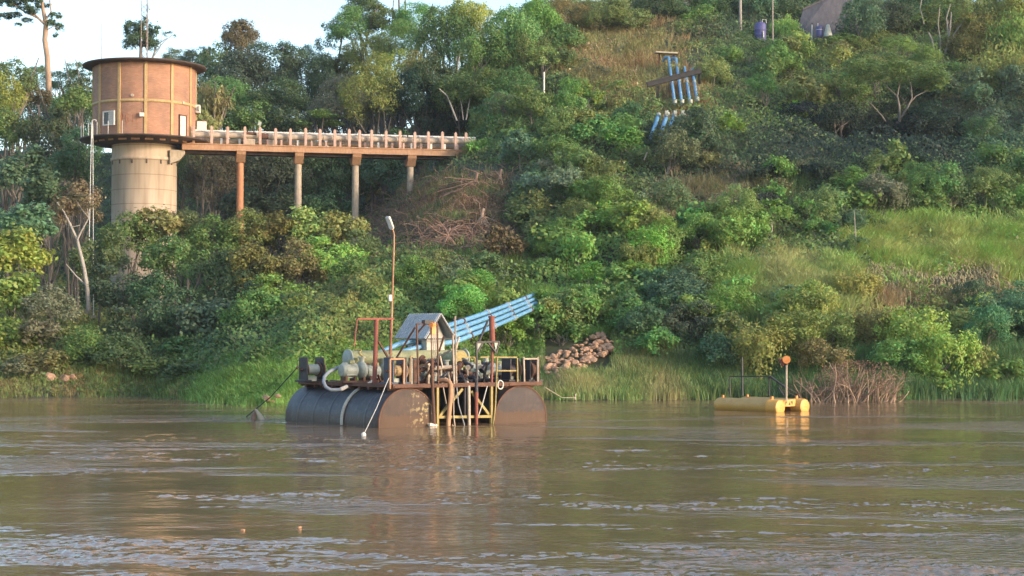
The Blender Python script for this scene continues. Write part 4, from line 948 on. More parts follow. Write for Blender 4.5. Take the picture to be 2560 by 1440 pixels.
def crown_leaves(rng, rad, n, lsize, lobes, ratio=.6, droop=.2, lobe_r=(.26, .42), zmin=-.55, sprig=1):
    """leaves gathered in lobes on the shell of a unit-round crown of radius rad"""
    d = []
    while len(d) < lobes:
        q = rdir(rng, 1)[0]
        if q[2] > zmin: d.append(q)
    d = np.array(d); lc = d * rad * rng.uniform(.45, .80, (lobes, 1)); lr = rad * rng.uniform(*lobe_r, lobes)
    pick = rng.choice(lobes, n, p=lr ** 2 / np.sum(lr ** 2))
    q = norm(rdir(rng, n, .35) + d[pick] * .55); rr = lr[pick, None] * rng.uniform(.62, 1.06, (n, 1)) * np.array([1, 1, .8])
    # tufts: leaves share directions in small groups, so light and dark clumps appear
    P = lc[pick] + q * rr
    k = max(1, n // 9); cen = rng.integers(0, n, k); own = rng.integers(0, k, n)
    mv = rng.random(n) < .55
    P[mv] = P[cen[own[mv]]] + rng.normal(0, lsize * .75, (mv.sum(), 3)); q[mv] = norm(q[cen[own[mv]]] + rng.normal(0, .35, (mv.sum(), 3)))
    nn = norm(q + np.array([0, 0, .45]) + rng.normal(0, .45, (n, 3)))
    return leaf_cards(P, nn, lsize * rng.uniform(.6, 1.3, n), ratio, rng, droop)
def drape_leaves(rng, rad, n, lsize):
    lobes = 26; d = rdir(rng, lobes, .5); lc = d * rad * rng.uniform(.5, .85, (lobes, 1)) * np.array([1, 1, .8])
    ns = 150; s0 = rng.integers(0, lobes, ns); top = lc[s0] + rdir(rng, ns, .2) * rad * .25; ln = rad * rng.uniform(.3, 1.3, ns)
    a = n // 2; k = rng.integers(0, ns, a); f = rng.random((a, 1)); P1 = top[k] - np.array([0, 0, 1.]) * f * ln[k, None] + rng.normal(0, lsize * .7, (a, 3)) * (1.2 - f)
    N1 = norm(top[k] * np.array([1, 1, 0]) + rng.normal(0, .4, (a, 3)) * rad * .5)
    V1, T1 = leaf_cards(P1, N1, lsize * rng.uniform(.6, 1.2, a), .6, rng, 1.0)
    V2, T2 = crown_leaves(rng, rad, n - a, lsize, lobes, lobe_r=(.2, .34), zmin=-.2)
    return np.concatenate([V1, V2]), np.concatenate([T1, T2 + len(V1)])
def feather_leaves(rng, rad, n, lsize):
    """arching sprays (bamboo-like) with narrow leaves"""
    ns = 90; az = rng.uniform(0, 2 * np.pi, ns); lean = rng.uniform(.15, 1.0, ns); h = rad * rng.uniform(1.2, 2.0, ns)
    k = rng.integers(0, ns, n); f = rng.uniform(.25, 1, n); out = lean[k] * rad * f ** 1.8; z = h[k] * (f - .30 * lean[k] * f ** 3)
    P = np.stack([np.cos(az[k]) * out, np.sin(az[k]) * out, z - rad], 1) + rng.normal(0, .09 * rad, (n, 3)) * np.array([1, 1, .8])
    nn = norm(np.stack([np.cos(az[k]), np.sin(az[k]), np.full(n, .8)], 1) + rng.normal(0, .5, (n, 3)))
    return leaf_cards(P, nn, lsize * rng.uniform(.7, 1.5, n), .26, rng, .7, .1)
def flat_leaves(rng, rad, n, lsize):
    """umbrella crown in horizontal layers"""
    lobes = 20; a = rng.uniform(0, 2 * np.pi, lobes); rr = rad * np.sqrt(rng.random(lobes)) * .85; zc = rad * (.55 * np.cos(rr / rad * 1.4) - .2) + rng.normal(0, .16 * rad, lobes)
    lc = np.stack([np.cos(a) * rr, np.sin(a) * rr, zc], 1); k = rng.integers(0, lobes, n); P = lc[k] + rdir(rng, n) * rng.random((n, 1)) ** .4 * rad * .33 * np.array([1, 1, .32])
    return leaf_cards(P, norm(rng.normal(0, .4, (n, 3)) + [0, 0, 1]), lsize * rng.uniform(.6, 1.3, n), .5, rng, .1)
PROTO = {}
def proto(kind, cls, var):
    key = (kind, cls, var)
    if key in PROTO: return PROTO[key]
    rng = np.random.default_rng(hash((sum(map(ord, kind)), cls, var)) % 99991); rad = (1.0, 1.8, 3.0, 4.6)[cls]
    base = int(rad * rad * 4 * math.pi)
    if kind == 'broad': V, T = crown_leaves(rng, rad, int(base * 105), .185, (16, 26, 40, 60)[cls], .62, .25)
    elif kind == 'big': V, T = crown_leaves(rng, rad, int(base * 52), .28, (14, 22, 34, 50)[cls], .7, .35)
    elif kind == 'fine': V, T = crown_leaves(rng, rad, int(base * 140), .14, (20, 34, 52, 80)[cls], .5, .15, lobe_r=(.2, .34))
    elif kind == 'drape': V, T = drape_leaves(rng, rad, int(base * 105), .175)
    elif kind == 'feather': V, T = feather_leaves(rng, rad, int(base * 75), .34)
    elif kind == 'flat': V, T = flat_leaves(rng, rad, int(base * 55), .22)
    elif kind == 'open': V, T = crown_leaves(rng, rad, int(base * 26), .2, (9, 14, 20, 30)[cls], .6, .1, lobe_r=(.14, .26), zmin=-.35)
    me = mesh_np('crown_' + kind, V, T, M['leaf']); PROTO[key] = me; return me
def tubes_np(paths, radii, sides=5):
    """many tapering tubes at once; paths: list of (k,3) arrays"""
    Vs, Ts, o = [], [], 0
    for p, r_ in zip(paths, radii):
        p = np.asarray(p, float); k = len(p); r_ = np.broadcast_to(r_, (k,)); d = norm(np.gradient(p, axis=0)); a = norm(np.cross(d, [.31, .17, .93])); b_ = np.cross(d, a)
        ang = np.arange(sides) * 2 * np.pi / sides
        V = p[:, None] + (a[:, None] * np.cos(ang)[None, :, None] + b_[:, None] * np.sin(ang)[None, :, None]) * r_[:, None, None]
        i = np.arange(k - 1)[:, None] * sides; j = np.arange(sides)[None]; q = np.stack([i + j, i + (j + 1) % sides, i + sides + (j + 1) % sides, i + sides + j], -1).reshape(-1, 4)
        Vs.append(V.reshape(-1, 3)); Ts.append(q + o); o += k * sides
    return np.concatenate(Vs), np.concatenate(Ts)
TRK = {}
def trunk_proto(var, mat):
    key = (var, mat)
    if key in TRK: return TRK[key]
    rng = np.random.default_rng(50 + var); paths = []; rad = []
    nst = 1 if var < 3 else 3
    for s_ in range(nst):
        off = rng.normal(0, .06, 2) * (nst > 1); k = 6; z = np.linspace(0, .72, k); x = off[0] + np.cumsum(rng.normal(0, .02, k)) + z * off[0] * 2; y = off[1] + np.cumsum(rng.normal(0, .02, k)) + z * off[1] * 2
        st_ = np.stack([x, y, z], 1); paths.append(st_); rad.append(np.linspace(.035, .018, k) / nst ** .4)
        for b_ in range(5):
            i0 = rng.integers(2, k); a = rng.uniform(0, 6.28); L = rng.uniform(.2, .38); f = np.linspace(0, 1, 5)[:, None]
            e = np.array([math.cos(a) * L, math.sin(a) * L, rng.uniform(.12, .32)]); q = st_[i0] + e * f + np.array([0, 0, .08]) * f * f + rng.normal(0, .012, (5, 3)) * f
            paths.append(q); rad.append(np.linspace(.016, .006, 5))
    V, T = tubes_np(paths, rad, 6); me = mesh_np('trunk', V, T, M[mat], smooth=True); TRK[key] = me; return me

LM = [(361, 240, 'the brick drum of the tower'), (363, 450, 'the concrete tower shaft'), (600, 450, 'the terracotta first pier'), (748, 450, 'the second bridge pier'), (893, 470, 'the third bridge pier'), (1030, 430, 'the fourth bridge pier'),
      (600, 340, 'the tower end of the bridge'), (830, 350, 'the middle of the bridge rail'), (1165, 370, 'the hillside end of the bridge'), (1360, 215, 'the slim white slope pole'), (1700, 210, 'the upper blue pipes'), (1670, 305, 'the blue pipe stubs'),
      (1585, 340, 'the banana plant with a yellow leaf'), (1930, 50, 'the violet water tank'), (2060, 60, 'the thatched roof'), (2230, 300, 'the pale forked tree'), (2380, 110, 'the white-stemmed hilltop tree'), (1560, 120, 'the dry hilltop grass'),
      (1080, 560, 'the brown patch of dead roots'), (982, 640, 'the deck lamp pole'), (1250, 780, 'the long blue pipes to the barge'), (1450, 890, 'the rock pile'), (760, 920, 'the stern cable reel of the barge'), (1070, 810, 'the pump hut roof'),
      (1910, 1000, 'the yellow pontoon'), (2140, 950, 'the dead brown bush at the waterline'), (2400, 720, 'the dry overhanging grass'), (2420, 620, 'the bright grass shelf'), (120, 130, 'the tall bare-stemmed tree'), (228, 560, 'the pale stay cables'),
      (600, 80, 'the brown-topped skyline tree'), (120, 950, 'the bare rocks on the left bank'), (1290, 790, 'the upper ends of the long blue pipes'), (1700, 500, 'the tan dry grass patch'), (2000, 310, 'the lime-green sapling'), (40, 640, 'the pale olive tree at the left edge'), (640, 990, 'the grassy spit'),
      (1480, 660, 'the bright green thicket'), (1720, 830, 'the blue-green bush'), (2500, 300, 'the tall bamboo at the right edge')]
CNAME = [('br', 'bright green'), ('mg', 'mid green'), ('dg', 'dark green'), ('ol', 'olive green'), ('yg', 'yellow-green'), ('bl', 'bluish green'), ('bn', 'brownish'), ('gy', 'grey-green'), ('gb', 'fresh green'), ('dr', 'dry tan'), ('rt', 'dull brown'), ('shaded', 'deep shadowy green')]
KN = dict(broad='leafy', big='large-leaved', fine='fine-leaved', drape='vine-draped', feather='feathery', flat='layered flat-topped', open='sparse open')
used = {}
def auto_label(kind, col, px, v, wpx, noun):
    cn = min(CNAME, key=lambda c: sum((a - b) ** 2 for a, b in zip(COL[c[0]], col)))[1]
    lx, ly, nm = min(LM, key=lambda l: (l[0] - px) ** 2 + ((l[1] - v) * 1.3) ** 2)
    dx, dy = px - lx, v - ly
    rel = 'beside' if math.hypot(dx, dy) < 45 else ('above' if dy < -abs(dx) * .8 else 'below' if dy > abs(dx) * .8 else 'to the left of' if dx < 0 else 'to the right of')
    sz = 'small ' if wpx < 85 else 'large ' if wpx > 150 else ''
    base = '%s%s %s %s %s %s' % (sz, cn, KN[kind], noun, rel, nm)
    n = used.get(base, 0); used[base] = n + 1
    return base, n
plants = []
def plant(kind, px, v, w, h, Y=None, col='mg', label=None, noun=None, bark='bark', grp=None, jit=.2, yoff=0.0):
    """a tree or shrub whose crown shows at px,v with this width and height in the photograph, rooted in the ground below it"""
    rr = random.Random(int(px * 7 + v * 13 + w))
    if Y is None: Y = hit(px, v + h * .38) - .3
    sc = F / Y; c = at(px, v, Y); rx = w / 2 / sc; rz = h / 2 / sc
    zg = float(ground_z(c.x, Y)); rz0 = rx * .9 + rz * .1
    cls = min(range(4), key=lambda k: abs(math.log(((rx * rz) ** .5) / (1.0, 1.8, 3.0, 4.6)[k]))); rad = (1.0, 1.8, 3.0, 4.6)[cls]
    cc = COL[col] if isinstance(col, str) else tuple(col); cc = tuple(max(.01, x * (1 + rr.uniform(-jit, jit))) for x in cc); k_ = 1.03 + rr.uniform(-.2, .2); cc = tuple(x * k_ for x in cc)
    tall = (c.z - zg) > rx * 1.3 or h > 170
    noun = noun or ('tree' if tall or rx > 2.6 else 'shrub'); nm = {'tree': 'leafy_tree', 'shrub': 'leafy_shrub'}.get(noun, noun.replace(' ', '_'))
    if label is None:
        label, n = auto_label(kind, cc, px, v, w, noun)
    t = thing(nm, label, noun if noun in ('tree', 'shrub') else 'plant', (c.x, Y, min(zg, c.z - rz * .6)), 0, grp)
    plants.append((t, label, px, v))
    o = bpy.data.objects.new('crown', proto(kind, cls, rr.randint(0, 2))); C.objects.link(o); o.parent = t
    o.location = (0, 0, c.z - t.location.z); o.scale = (rx / rad, (rx * .5 + rz * .5) / rad, rz / rad); o.rotation_euler = (0, 0, rr.uniform(0, 6.28)) if abs(rx - rz) < .5 * rx else (0, 0, rr.choice([0, math.pi]))
    o.color = (*cc, 1)
    H = max(c.z + rz * .35 - t.location.z, .5); q = bpy.data.objects.new('trunk', trunk_proto(rr.randint(0, 4), bark)); C.objects.link(q); q.parent = t
    sx = max(rx * 1.1, H * .45); q.scale = (sx, sx, H); q.location = (0, 0, -.3); q.rotation_euler = (0, 0, rr.uniform(0, 6.28))
    return t

# hand-placed: (kind, px, v, w, h, Y or None, colour)
S = """
big 40 640 200 150 108 ol|big 25 745 190 150 104 ol|broad 130 770 150 110 103 gy|big 60 560 160 110 115 gy|big 25 850 170 120 100 ol|broad 105 835 120 80 99 bn|big 120 480 190 120 122 bl|big 55 430 170 130 130 bl
broad 190 520 140 140 121 bn|broad 180 420 130 120 138 dg|broad 25 330 140 120 150 mg|broad 120 330 140 130 148 dg|broad 185 270 130 110 150 mg|fine 205 380 110 140 142 bl|broad 130 390 130 110 142 dg|broad 30 205 120 110 160 mg
broad 85 250 110 90 163 bn|fine 165 205 150 80 175 gy|fine 95 190 90 70 180 gy|broad 205 230 110 90 165 dg|broad 10 250 90 130 155 ol|open 200 180 110 60 172 gy
broad 250 650 140 160 114 mg|broad 330 600 160 130 119 mg|broad 300 730 180 150 109 dg|big 400 570 150 110 120 ol|broad 470 570 130 100 121 mg|broad 440 660 180 150 112 mg|broad 540 600 160 120 119 mg|broad 560 690 180 140 110 mg
broad 625 580 150 110 119 ol|broad 700 590 160 120 119 ol|big 780 570 150 110 119 yg|big 860 580 130 110 118 yg|broad 640 680 190 150 108 ol|broad 745 665 170 140 109 ol|broad 830 650 170 130 110 yg|broad 905 620 110 100 115 mg
broad 340 830 180 140 104 dg|broad 440 790 190 150 104 dg|big 525 810 170 150 102 bl|big 560 890 140 120 97 bl|broad 640 800 170 160 101 mg|broad 700 745 160 130 104 ol|broad 600 745 170 130 106 dg|broad 880 700 150 120 106 mg
drape 800 850 160 170 95 yg|drape 870 800 170 160 97 ol|drape 760 800 130 130 98 ol|broad 945 760 120 110 101 ol|broad 1010 750 100 90 103 br|broad 960 830 130 110 98 mg|broad 1090 670 150 100 None mg|broad 1040 690 130 100 None br|broad 1150 700 140 110 None gy|broad 680 880 110 110 97 dg|broad 730 880 100 90 96 mg|broad 480 880 140 90 100 dg|broad 380 740 150 130 107 dg
fine 540 450 170 200 143 bn|feather 500 330 120 160 142 ol|broad 680 440 180 190 145 dg|broad 800 450 170 180 147 dg|broad 610 400 150 150 148 mg|broad 740 400 150 130 149 mg|broad 880 440 140 160 148 dg|broad 960 440 130 130 146 bl|fine 460 420 120 180 146 dg|broad 620 520 160 120 138 dg|broad 720 520 160 110 138 dg|broad 820 520 160 110 138 dg|broad 930 400 150 120 147 dg
broad 1010 380 140 120 150 dg|broad 560 300 140 120 150 mg|broad 640 300 150 110 150 mg|broad 720 310 150 110 150 dg|flat 790 300 150 90 149 mg|feather 535 260 110 150 148 ol|fine 860 270 170 200 152 gy|fine 930 240 190 230 150 ol|fine 985 200 180 170 156 ol
fine 930 130 190 110 162 ol|fine 1000 110 170 130 165 ol|broad 880 70 130 110 172 mg|open 840 100 110 130 174 gy|broad 915 30 130 100 176 dg|broad 1040 60 130 110 170 mg|broad 960 55 110 100 172 mg|broad 760 200 140 140 165 dg|broad 680 170 170 150 168 dg
broad 600 200 180 160 165 dg|drape 600 95 110 100 172 bn|broad 545 170 110 120 170 mg|fine 500 160 120 90 176 gy|fine 450 145 110 60 182 gy|broad 700 250 170 120 158 dg|broad 820 210 110 160 163 dg|fine 780 150 90 90 174 gy|broad 560 250 150 120 158 mg|broad 870 180 120 120 164 mg
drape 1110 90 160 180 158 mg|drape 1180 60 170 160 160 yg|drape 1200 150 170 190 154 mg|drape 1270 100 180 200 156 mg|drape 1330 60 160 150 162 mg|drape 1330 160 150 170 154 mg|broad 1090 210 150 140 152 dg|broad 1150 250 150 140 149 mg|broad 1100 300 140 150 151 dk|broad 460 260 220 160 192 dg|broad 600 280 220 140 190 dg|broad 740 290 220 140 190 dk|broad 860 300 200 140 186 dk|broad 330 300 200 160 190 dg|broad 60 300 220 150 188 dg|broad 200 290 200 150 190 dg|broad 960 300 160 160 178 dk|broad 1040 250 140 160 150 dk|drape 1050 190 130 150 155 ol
broad 1220 230 150 130 148 mg|broad 1290 230 150 130 147 mg|broad 1250 290 160 130 143 mg|broad 1230 320 150 120 141 mg|broad 1330 280 150 120 142 mg|broad 1400 240 150 120 146 mg|broad 1270 350 180 130 136 mg|broad 1400 320 170 130 138 mg|broad 1245 410 120 110 133 mg|broad 1195 385 80 90 133 mg|drape 1185 480 90 120 125 bn|drape 1235 570 110 150 119 rt|drape 1030 600 110 70 118 rt|drape 1120 610 90 80 117 bn|broad 1100 490 70 50 126 mg
broad 1470 290 150 110 142 mg|fine 1540 250 160 110 146 ol|broad 1560 300 150 100 141 mg|broad 1350 400 170 130 132 gy|broad 1450 390 170 130 133 mg|broad 1520 350 130 110 137 gy|broad 1330 480 180 130 124 gy|fine 1300 560 160 120 118 mg|broad 1400 440 150 120 128 gy
fine 1560 460 160 110 126 br|fine 1500 500 150 110 122 mg|broad 1640 420 150 120 131 mg|broad 1740 400 150 120 134 dg|broad 1690 460 150 110 127 gy|broad 1600 370 130 100 136 dg|broad 1790 330 150 130 142 ol|broad 1880 350 150 110 141 dg|broad 1850 250 170 120 150 mg|broad 1930 240 160 120 151 mg
broad 1790 180 150 120 158 mg|broad 1880 170 160 120 159 mg|broad 1980 180 150 110 158 mg|broad 1780 110 140 100 165 mg|broad 1860 120 140 90 165 mg|broad 1700 90 130 80 166 ol|drape 1965 80 90 110 165 yg|broad 2060 160 160 110 161 mg|broad 2140 150 150 110 162 ol|broad 2180 110 150 100 166 ol
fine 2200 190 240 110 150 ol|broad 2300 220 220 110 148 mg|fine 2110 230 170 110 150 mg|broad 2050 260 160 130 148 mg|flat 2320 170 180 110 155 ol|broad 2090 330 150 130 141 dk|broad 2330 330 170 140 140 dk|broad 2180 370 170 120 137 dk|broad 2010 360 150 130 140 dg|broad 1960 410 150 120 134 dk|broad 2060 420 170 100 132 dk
broad 2200 60 170 130 168 dg|broad 2290 40 160 140 170 dg|open 2370 50 170 130 168 mg|broad 2150 20 120 110 174 dg|broad 2430 110 130 160 160 ol|feather 2500 220 200 300 150 ol|feather 2430 260 160 230 150 gy|feather 2540 110 160 220 158 ol|feather 2550 330 150 220 146 gy
broad 2470 400 150 120 136 bl|broad 2540 370 140 150 137 bl|fine 2440 440 190 130 130 mg|fine 2530 460 170 150 128 mg|broad 2280 500 170 110 124 gy|broad 2360 480 160 110 126 ol|broad 2220 530 140 110 121 gy|fine 2160 620 150 180 113 dg|broad 2250 580 140 90 117 mg|broad 2460 540 170 80 120 dg
broad 1380 700 170 130 106 br|broad 1460 690 170 120 107 br|broad 1550 640 180 120 111 br|broad 1640 600 170 110 114 br|broad 1720 640 170 120 112 br|broad 1480 620 150 110 112 br|broad 1620 700 190 140 106 br|broad 1540 740 170 110 103 br|broad 1720 720 150 130 105 mg|broad 1780 590 150 110 116 br|broad 1860 560 150 110 118 mg|broad 1420 610 120 90 113 mg
big 1860 660 170 120 111 gy|feather 2000 560 200 170 114 gy|feather 1950 640 170 150 110 gy|broad 2070 560 140 130 117 gy|broad 1420 640 130 80 111 br|broad 1580 560 140 90 118 mg|broad 1700 560 130 80 119 mg|broad 1390 540 140 100 119 gy|broad 1440 540 120 90 120 mg
broad 1590 810 160 120 97 mg|broad 1520 790 140 100 99 br|fine 1730 820 190 150 96 bl|fine 1670 790 130 120 98 bl|fine 1790 880 140 110 92 bl|broad 1330 780 150 110 100 br|broad 1260 820 150 110 96 br|broad 1400 830 140 100 96 br|broad 1190 800 110 90 99 mg|broad 1640 860 120 90 94 mg
drape 1900 860 180 150 91 yg|drape 1980 840 190 150 92 yg|drape 2080 830 150 120 93 ol|drape 2050 900 170 120 90 ol|drape 2280 830 230 150 92 yg|drape 2360 880 190 170 90 yg|drape 2250 900 170 130 90 yg|drape 2180 810 170 110 94 ol|broad 1820 820 130 90 95 yg
drape 2330 960 150 90 89.5 ol|fine 2470 830 140 150 94 bl|broad 2440 900 110 120 91 mg
broad 1640 30 160 110 172 dg|broad 1730 20 150 110 173 dg|broad 1800 30 140 110 174 dg|broad 1880 20 130 100 174 dg|broad 1970 20 130 90 176 dg|broad 1500 40 180 100 168 ol|fine 1420 40 150 110 168 bn|broad 1570 50 130 90 168 mg|open 1620 -10 160 90 180 dg|broad 2060 -20 130 90 182 dg|broad 1400 110 140 110 160 mg|broad 1760 60 120 90 170 mg
broad 1410 170 130 100 153 mg|fine 1480 200 140 100 150 gy|broad 1560 200 110 70 152 ol|broad 1620 240 120 80 148 ol|broad 1760 250 110 100 149 mg
broad 2430 20 160 120 172 ol|broad 2520 20 160 120 172 ol|broad 2370 340 130 120 141 dg
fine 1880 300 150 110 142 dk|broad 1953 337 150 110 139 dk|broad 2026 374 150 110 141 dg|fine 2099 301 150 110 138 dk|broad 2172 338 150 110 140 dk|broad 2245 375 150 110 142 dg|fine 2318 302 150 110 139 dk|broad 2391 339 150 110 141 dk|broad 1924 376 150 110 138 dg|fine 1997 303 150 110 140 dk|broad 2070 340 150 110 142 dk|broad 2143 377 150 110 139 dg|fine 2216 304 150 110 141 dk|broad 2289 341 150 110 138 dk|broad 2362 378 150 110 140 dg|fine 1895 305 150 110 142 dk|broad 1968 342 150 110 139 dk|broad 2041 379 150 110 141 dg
"""
for row in S.replace('\n', '|').split('|'):
    q = row.split()
    if len(q) == 7:
        plant(q[0], float(q[1]), float(q[2]), float(q[3]), float(q[4]), None if q[5] == 'None' else float(q[5]), q[6])
# special saplings
plant('big', 1990, 278, 78, 44, None, (.17, .30, .03), 'lime-green flat-topped sapling bright against dark bushes', noun='shrub', bark='bark_pale')
plant('broad', 1945, 430, 90, 90, None, (.12, .24, .04), 'bright green young tree at the edge of the dark wood', noun='shrub')
plant('broad', 1830, 315, 90, 60, None, (.15, .26, .035), 'lime-green bush below the upper blue pipes', noun='shrub')

for a_ in ((2150, 58, 110, 130, 'dg'), (2105, 108, 110, 50, 'mg'), (2000, 100, 70, 50, 'yg')): plant('broad', a_[0], a_[1], a_[2], a_[3], hit(a_[0], 116) - 2.8, a_[4])
for a_ in ((300, 890, 170, 110, 'dg'), (390, 920, 150, 80, 'mg'), (215, 870, 130, 110, 'mg'), (110, 905, 110, 70, 'bn'), (470, 930, 120, 60, 'dg'), (40, 920, 110, 60, 'bn'), (2500, 930, 130, 90, 'mg')): plant('broad', a_[0], a_[1], a_[2], a_[3], None, a_[4])
plant('broad', 1362, 742, 74, 54, Yt - 3.6, 'br'); plant('broad', 1340, 775, 60, 40, Yt - 4.2, 'mg')
# random filler shrubs over the hillside
rg = np.random.default_rng(12); rf = random.Random(12)
cnt = 0
while cnt < 250:
    px = rf.uniform(1120, 2600); v = rf.uniform(150, 880)
    if (1540 < px < 1780 and 100 < v < 330) or (1400 < px < 1700 and 40 < v < 240) or (1250 < px < 1400 and 700 < v < 800) or (2150 < px < 2600 and 560 < v < 800) or (1640 < px < 1840 and 470 < v < 560) or (1800 < px < 2140 and 640 < v < 790) or (1840 < px < 2420 and 285 < v < 450) or (px < 1235 and v < 430) or (900 < px < 1290 and 400 < v < 650): continue
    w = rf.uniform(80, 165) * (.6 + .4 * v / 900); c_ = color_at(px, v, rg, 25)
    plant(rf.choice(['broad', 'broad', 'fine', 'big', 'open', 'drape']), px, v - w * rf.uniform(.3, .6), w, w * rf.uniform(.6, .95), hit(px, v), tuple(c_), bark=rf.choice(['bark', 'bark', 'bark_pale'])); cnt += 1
# identical labels: say the size order, or share a group
byl = {}
for t, lab, px, v in plants: byl.setdefault(lab, []).append((t, px, v))
for lab, L_ in byl.items():
    if len(L_) == 2:
        hi, lo2 = sorted(L_, key=lambda q: q[2])
        if abs(hi[2] - lo2[2]) >= abs(hi[1] - lo2[1]): hi[0]['label'] = lab + ', the higher one'; lo2[0]['label'] = lab + ', the lower one'
        else:
            a_, b_ = sorted(L_, key=lambda q: q[1]); a_[0]['label'] = lab + ', the left one'; b_[0]['label'] = lab + ', the right one'
    elif len(L_) > 2:
        L_.sort(key=lambda q: (q[1]))
        for k, (t, px, v) in enumerate(L_): t['label'] = lab + ', ' + ('leftmost' if k == 0 else 'rightmost' if k == len(L_) - 1 else ('second', 'third', 'fourth', 'fifth', 'sixth', 'seventh')[min(k - 1, 5)] + ' from left')

for t, lab, px, v in plants:
    w_ = t['label'].split()
    while len(w_) > 16:
        for drop in ('the', 'small', 'large', 'leafy', 'pale', 'one'):
            if drop in w_: w_.remove(drop); break
        else: w_ = w_[:16]
    t['label'] = ' '.join(w_)
# ---- undergrowth: one mass of leaves hugging the slope
def zones_mask(px, v):
    """1 where the photograph shows leafy cover, 0 where it shows grass or dead roots"""
    m = np.ones_like(px)
    m[(px > 2120) & (v > 575) & (v < 790)] = .3
    m[(v > 930)] = .25
    m[(px > 930) & (px < 1290) & (v > 415) & (v < 650)] = .16
    m[(px > 1780) & (px < 2150) & (v > 650) & (v < 800)] = .25
    m[(px > 1440) & (px < 1680) & (v > 60) & (v < 240)] = .3
    m[(px > 1655) & (px < 1755) & (v > 135) & (v < 325)] = .3
    m[(px > 1360) & (px < 1535) & (v > 850) & (v < 960)] = .0
    m[(px > 200) & (px < 760) & (v > 850)] = .5
    return m
rng = np.random.default_rng(3)
n = 820000
t_ = rng.random(n); Yv = 83 + 120 * t_ ** 1.25; kx = rng.uniform(-.40, .38, n); Xv = kx * Yv
Zg = ground_z(Xv, Yv); tt = Yv - np.interp(Xv, SX, SY)
pxv, vv = project(Xv, Yv, Zg)
lump = np.clip(fbm(Xv * .45, Yv * .45, 3) - .34, 0, 1) * 3.0
lump = np.where((pxv > 880) & (pxv < 1215) & (vv > 320) & (vv < 660), lump * .12, lump)
keep = (tt > .1) & (rng.random(n) < zones_mask(pxv, vv))
Xv, Yv, Zg, pxv, vv, lump, tt = [a[keep] for a in (Xv, Yv, Zg, pxv, vv, lump, tt)]; n = len(Xv)
lump *= np.clip(tt / 8, .15, 1)
hz_ = Zg + lump * rng.uniform(.55, 1.0, n) ** 1 + rng.normal(0, .10, n)
# snap leaves into tufts
k = n // 10; cen = rng.integers(0, n, k)
Pn = np.stack([Xv, Yv, hz_ + .12], 1)
gx = (fbm((Xv + .4) * .45, Yv * .45, 3) - fbm((Xv - .4) * .45, Yv * .45, 3)) * 3.0 / .8; gy = (fbm(Xv * .45, (Yv + .4) * .45, 3) - fbm(Xv * .45, (Yv - .4) * .45, 3)) * 3.0 / .8
Nn = norm(np.stack([-gx, -gy - .4, np.ones(n) * .9], 1) + rng.normal(0, .5, (n, 3)))
V, T = leaf_cards(Pn, Nn, rng.uniform(.14, .31, n), .6, rng, .2)
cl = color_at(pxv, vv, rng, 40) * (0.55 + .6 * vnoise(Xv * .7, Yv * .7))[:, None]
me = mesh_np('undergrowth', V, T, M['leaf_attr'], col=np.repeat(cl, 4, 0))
o = bpy.data.objects.new('undergrowth', me); C.objects.link(o); tag(o, 'dense mixed low undergrowth and creepers covering the whole hillside', 'undergrowth', kind='stuff')

# ---- woods that carry on beyond both edges of the photograph
rng = np.random.default_rng(91); Vs, Ts, Cs, o_ = [], [], [], 0
for k in range(130):
    Y = rng.uniform(98, 190); sgn = -1 if k % 3 else 1; X = sgn * (Y * .315 + 4.5 + rng.uniform(0, 42) ** 1.0); rr_ = rng.uniform(2.2, 4.5)
    V, T = crown_leaves(rng, rr_, int(rr_ * rr_ * 260), .34, 34, .62, .2); V = V * np.array([1, 1, .9]) + [X, Y, float(ground_z(X, Y)) + rr_ * rng.uniform(.7, 1.5)]
    Vs.append(V); Ts.append(T + o_); o_ += len(V); c = np.array(COL[['mg', 'dg', 'ol', 'mg', 'bl'][k % 5]]) * rng.uniform(.8, 1.2); Cs.append(np.tile(c, (len(V), 1)))
me = mesh_np('distant_woods', np.concatenate(Vs), np.concatenate(Ts), M['leaf_attr'], col=np.concatenate(Cs)); o = bpy.data.objects.new('distant_woods', me); C.objects.link(o); tag(o, 'woods continuing along the bank beyond both sides', 'woods', kind='stuff')

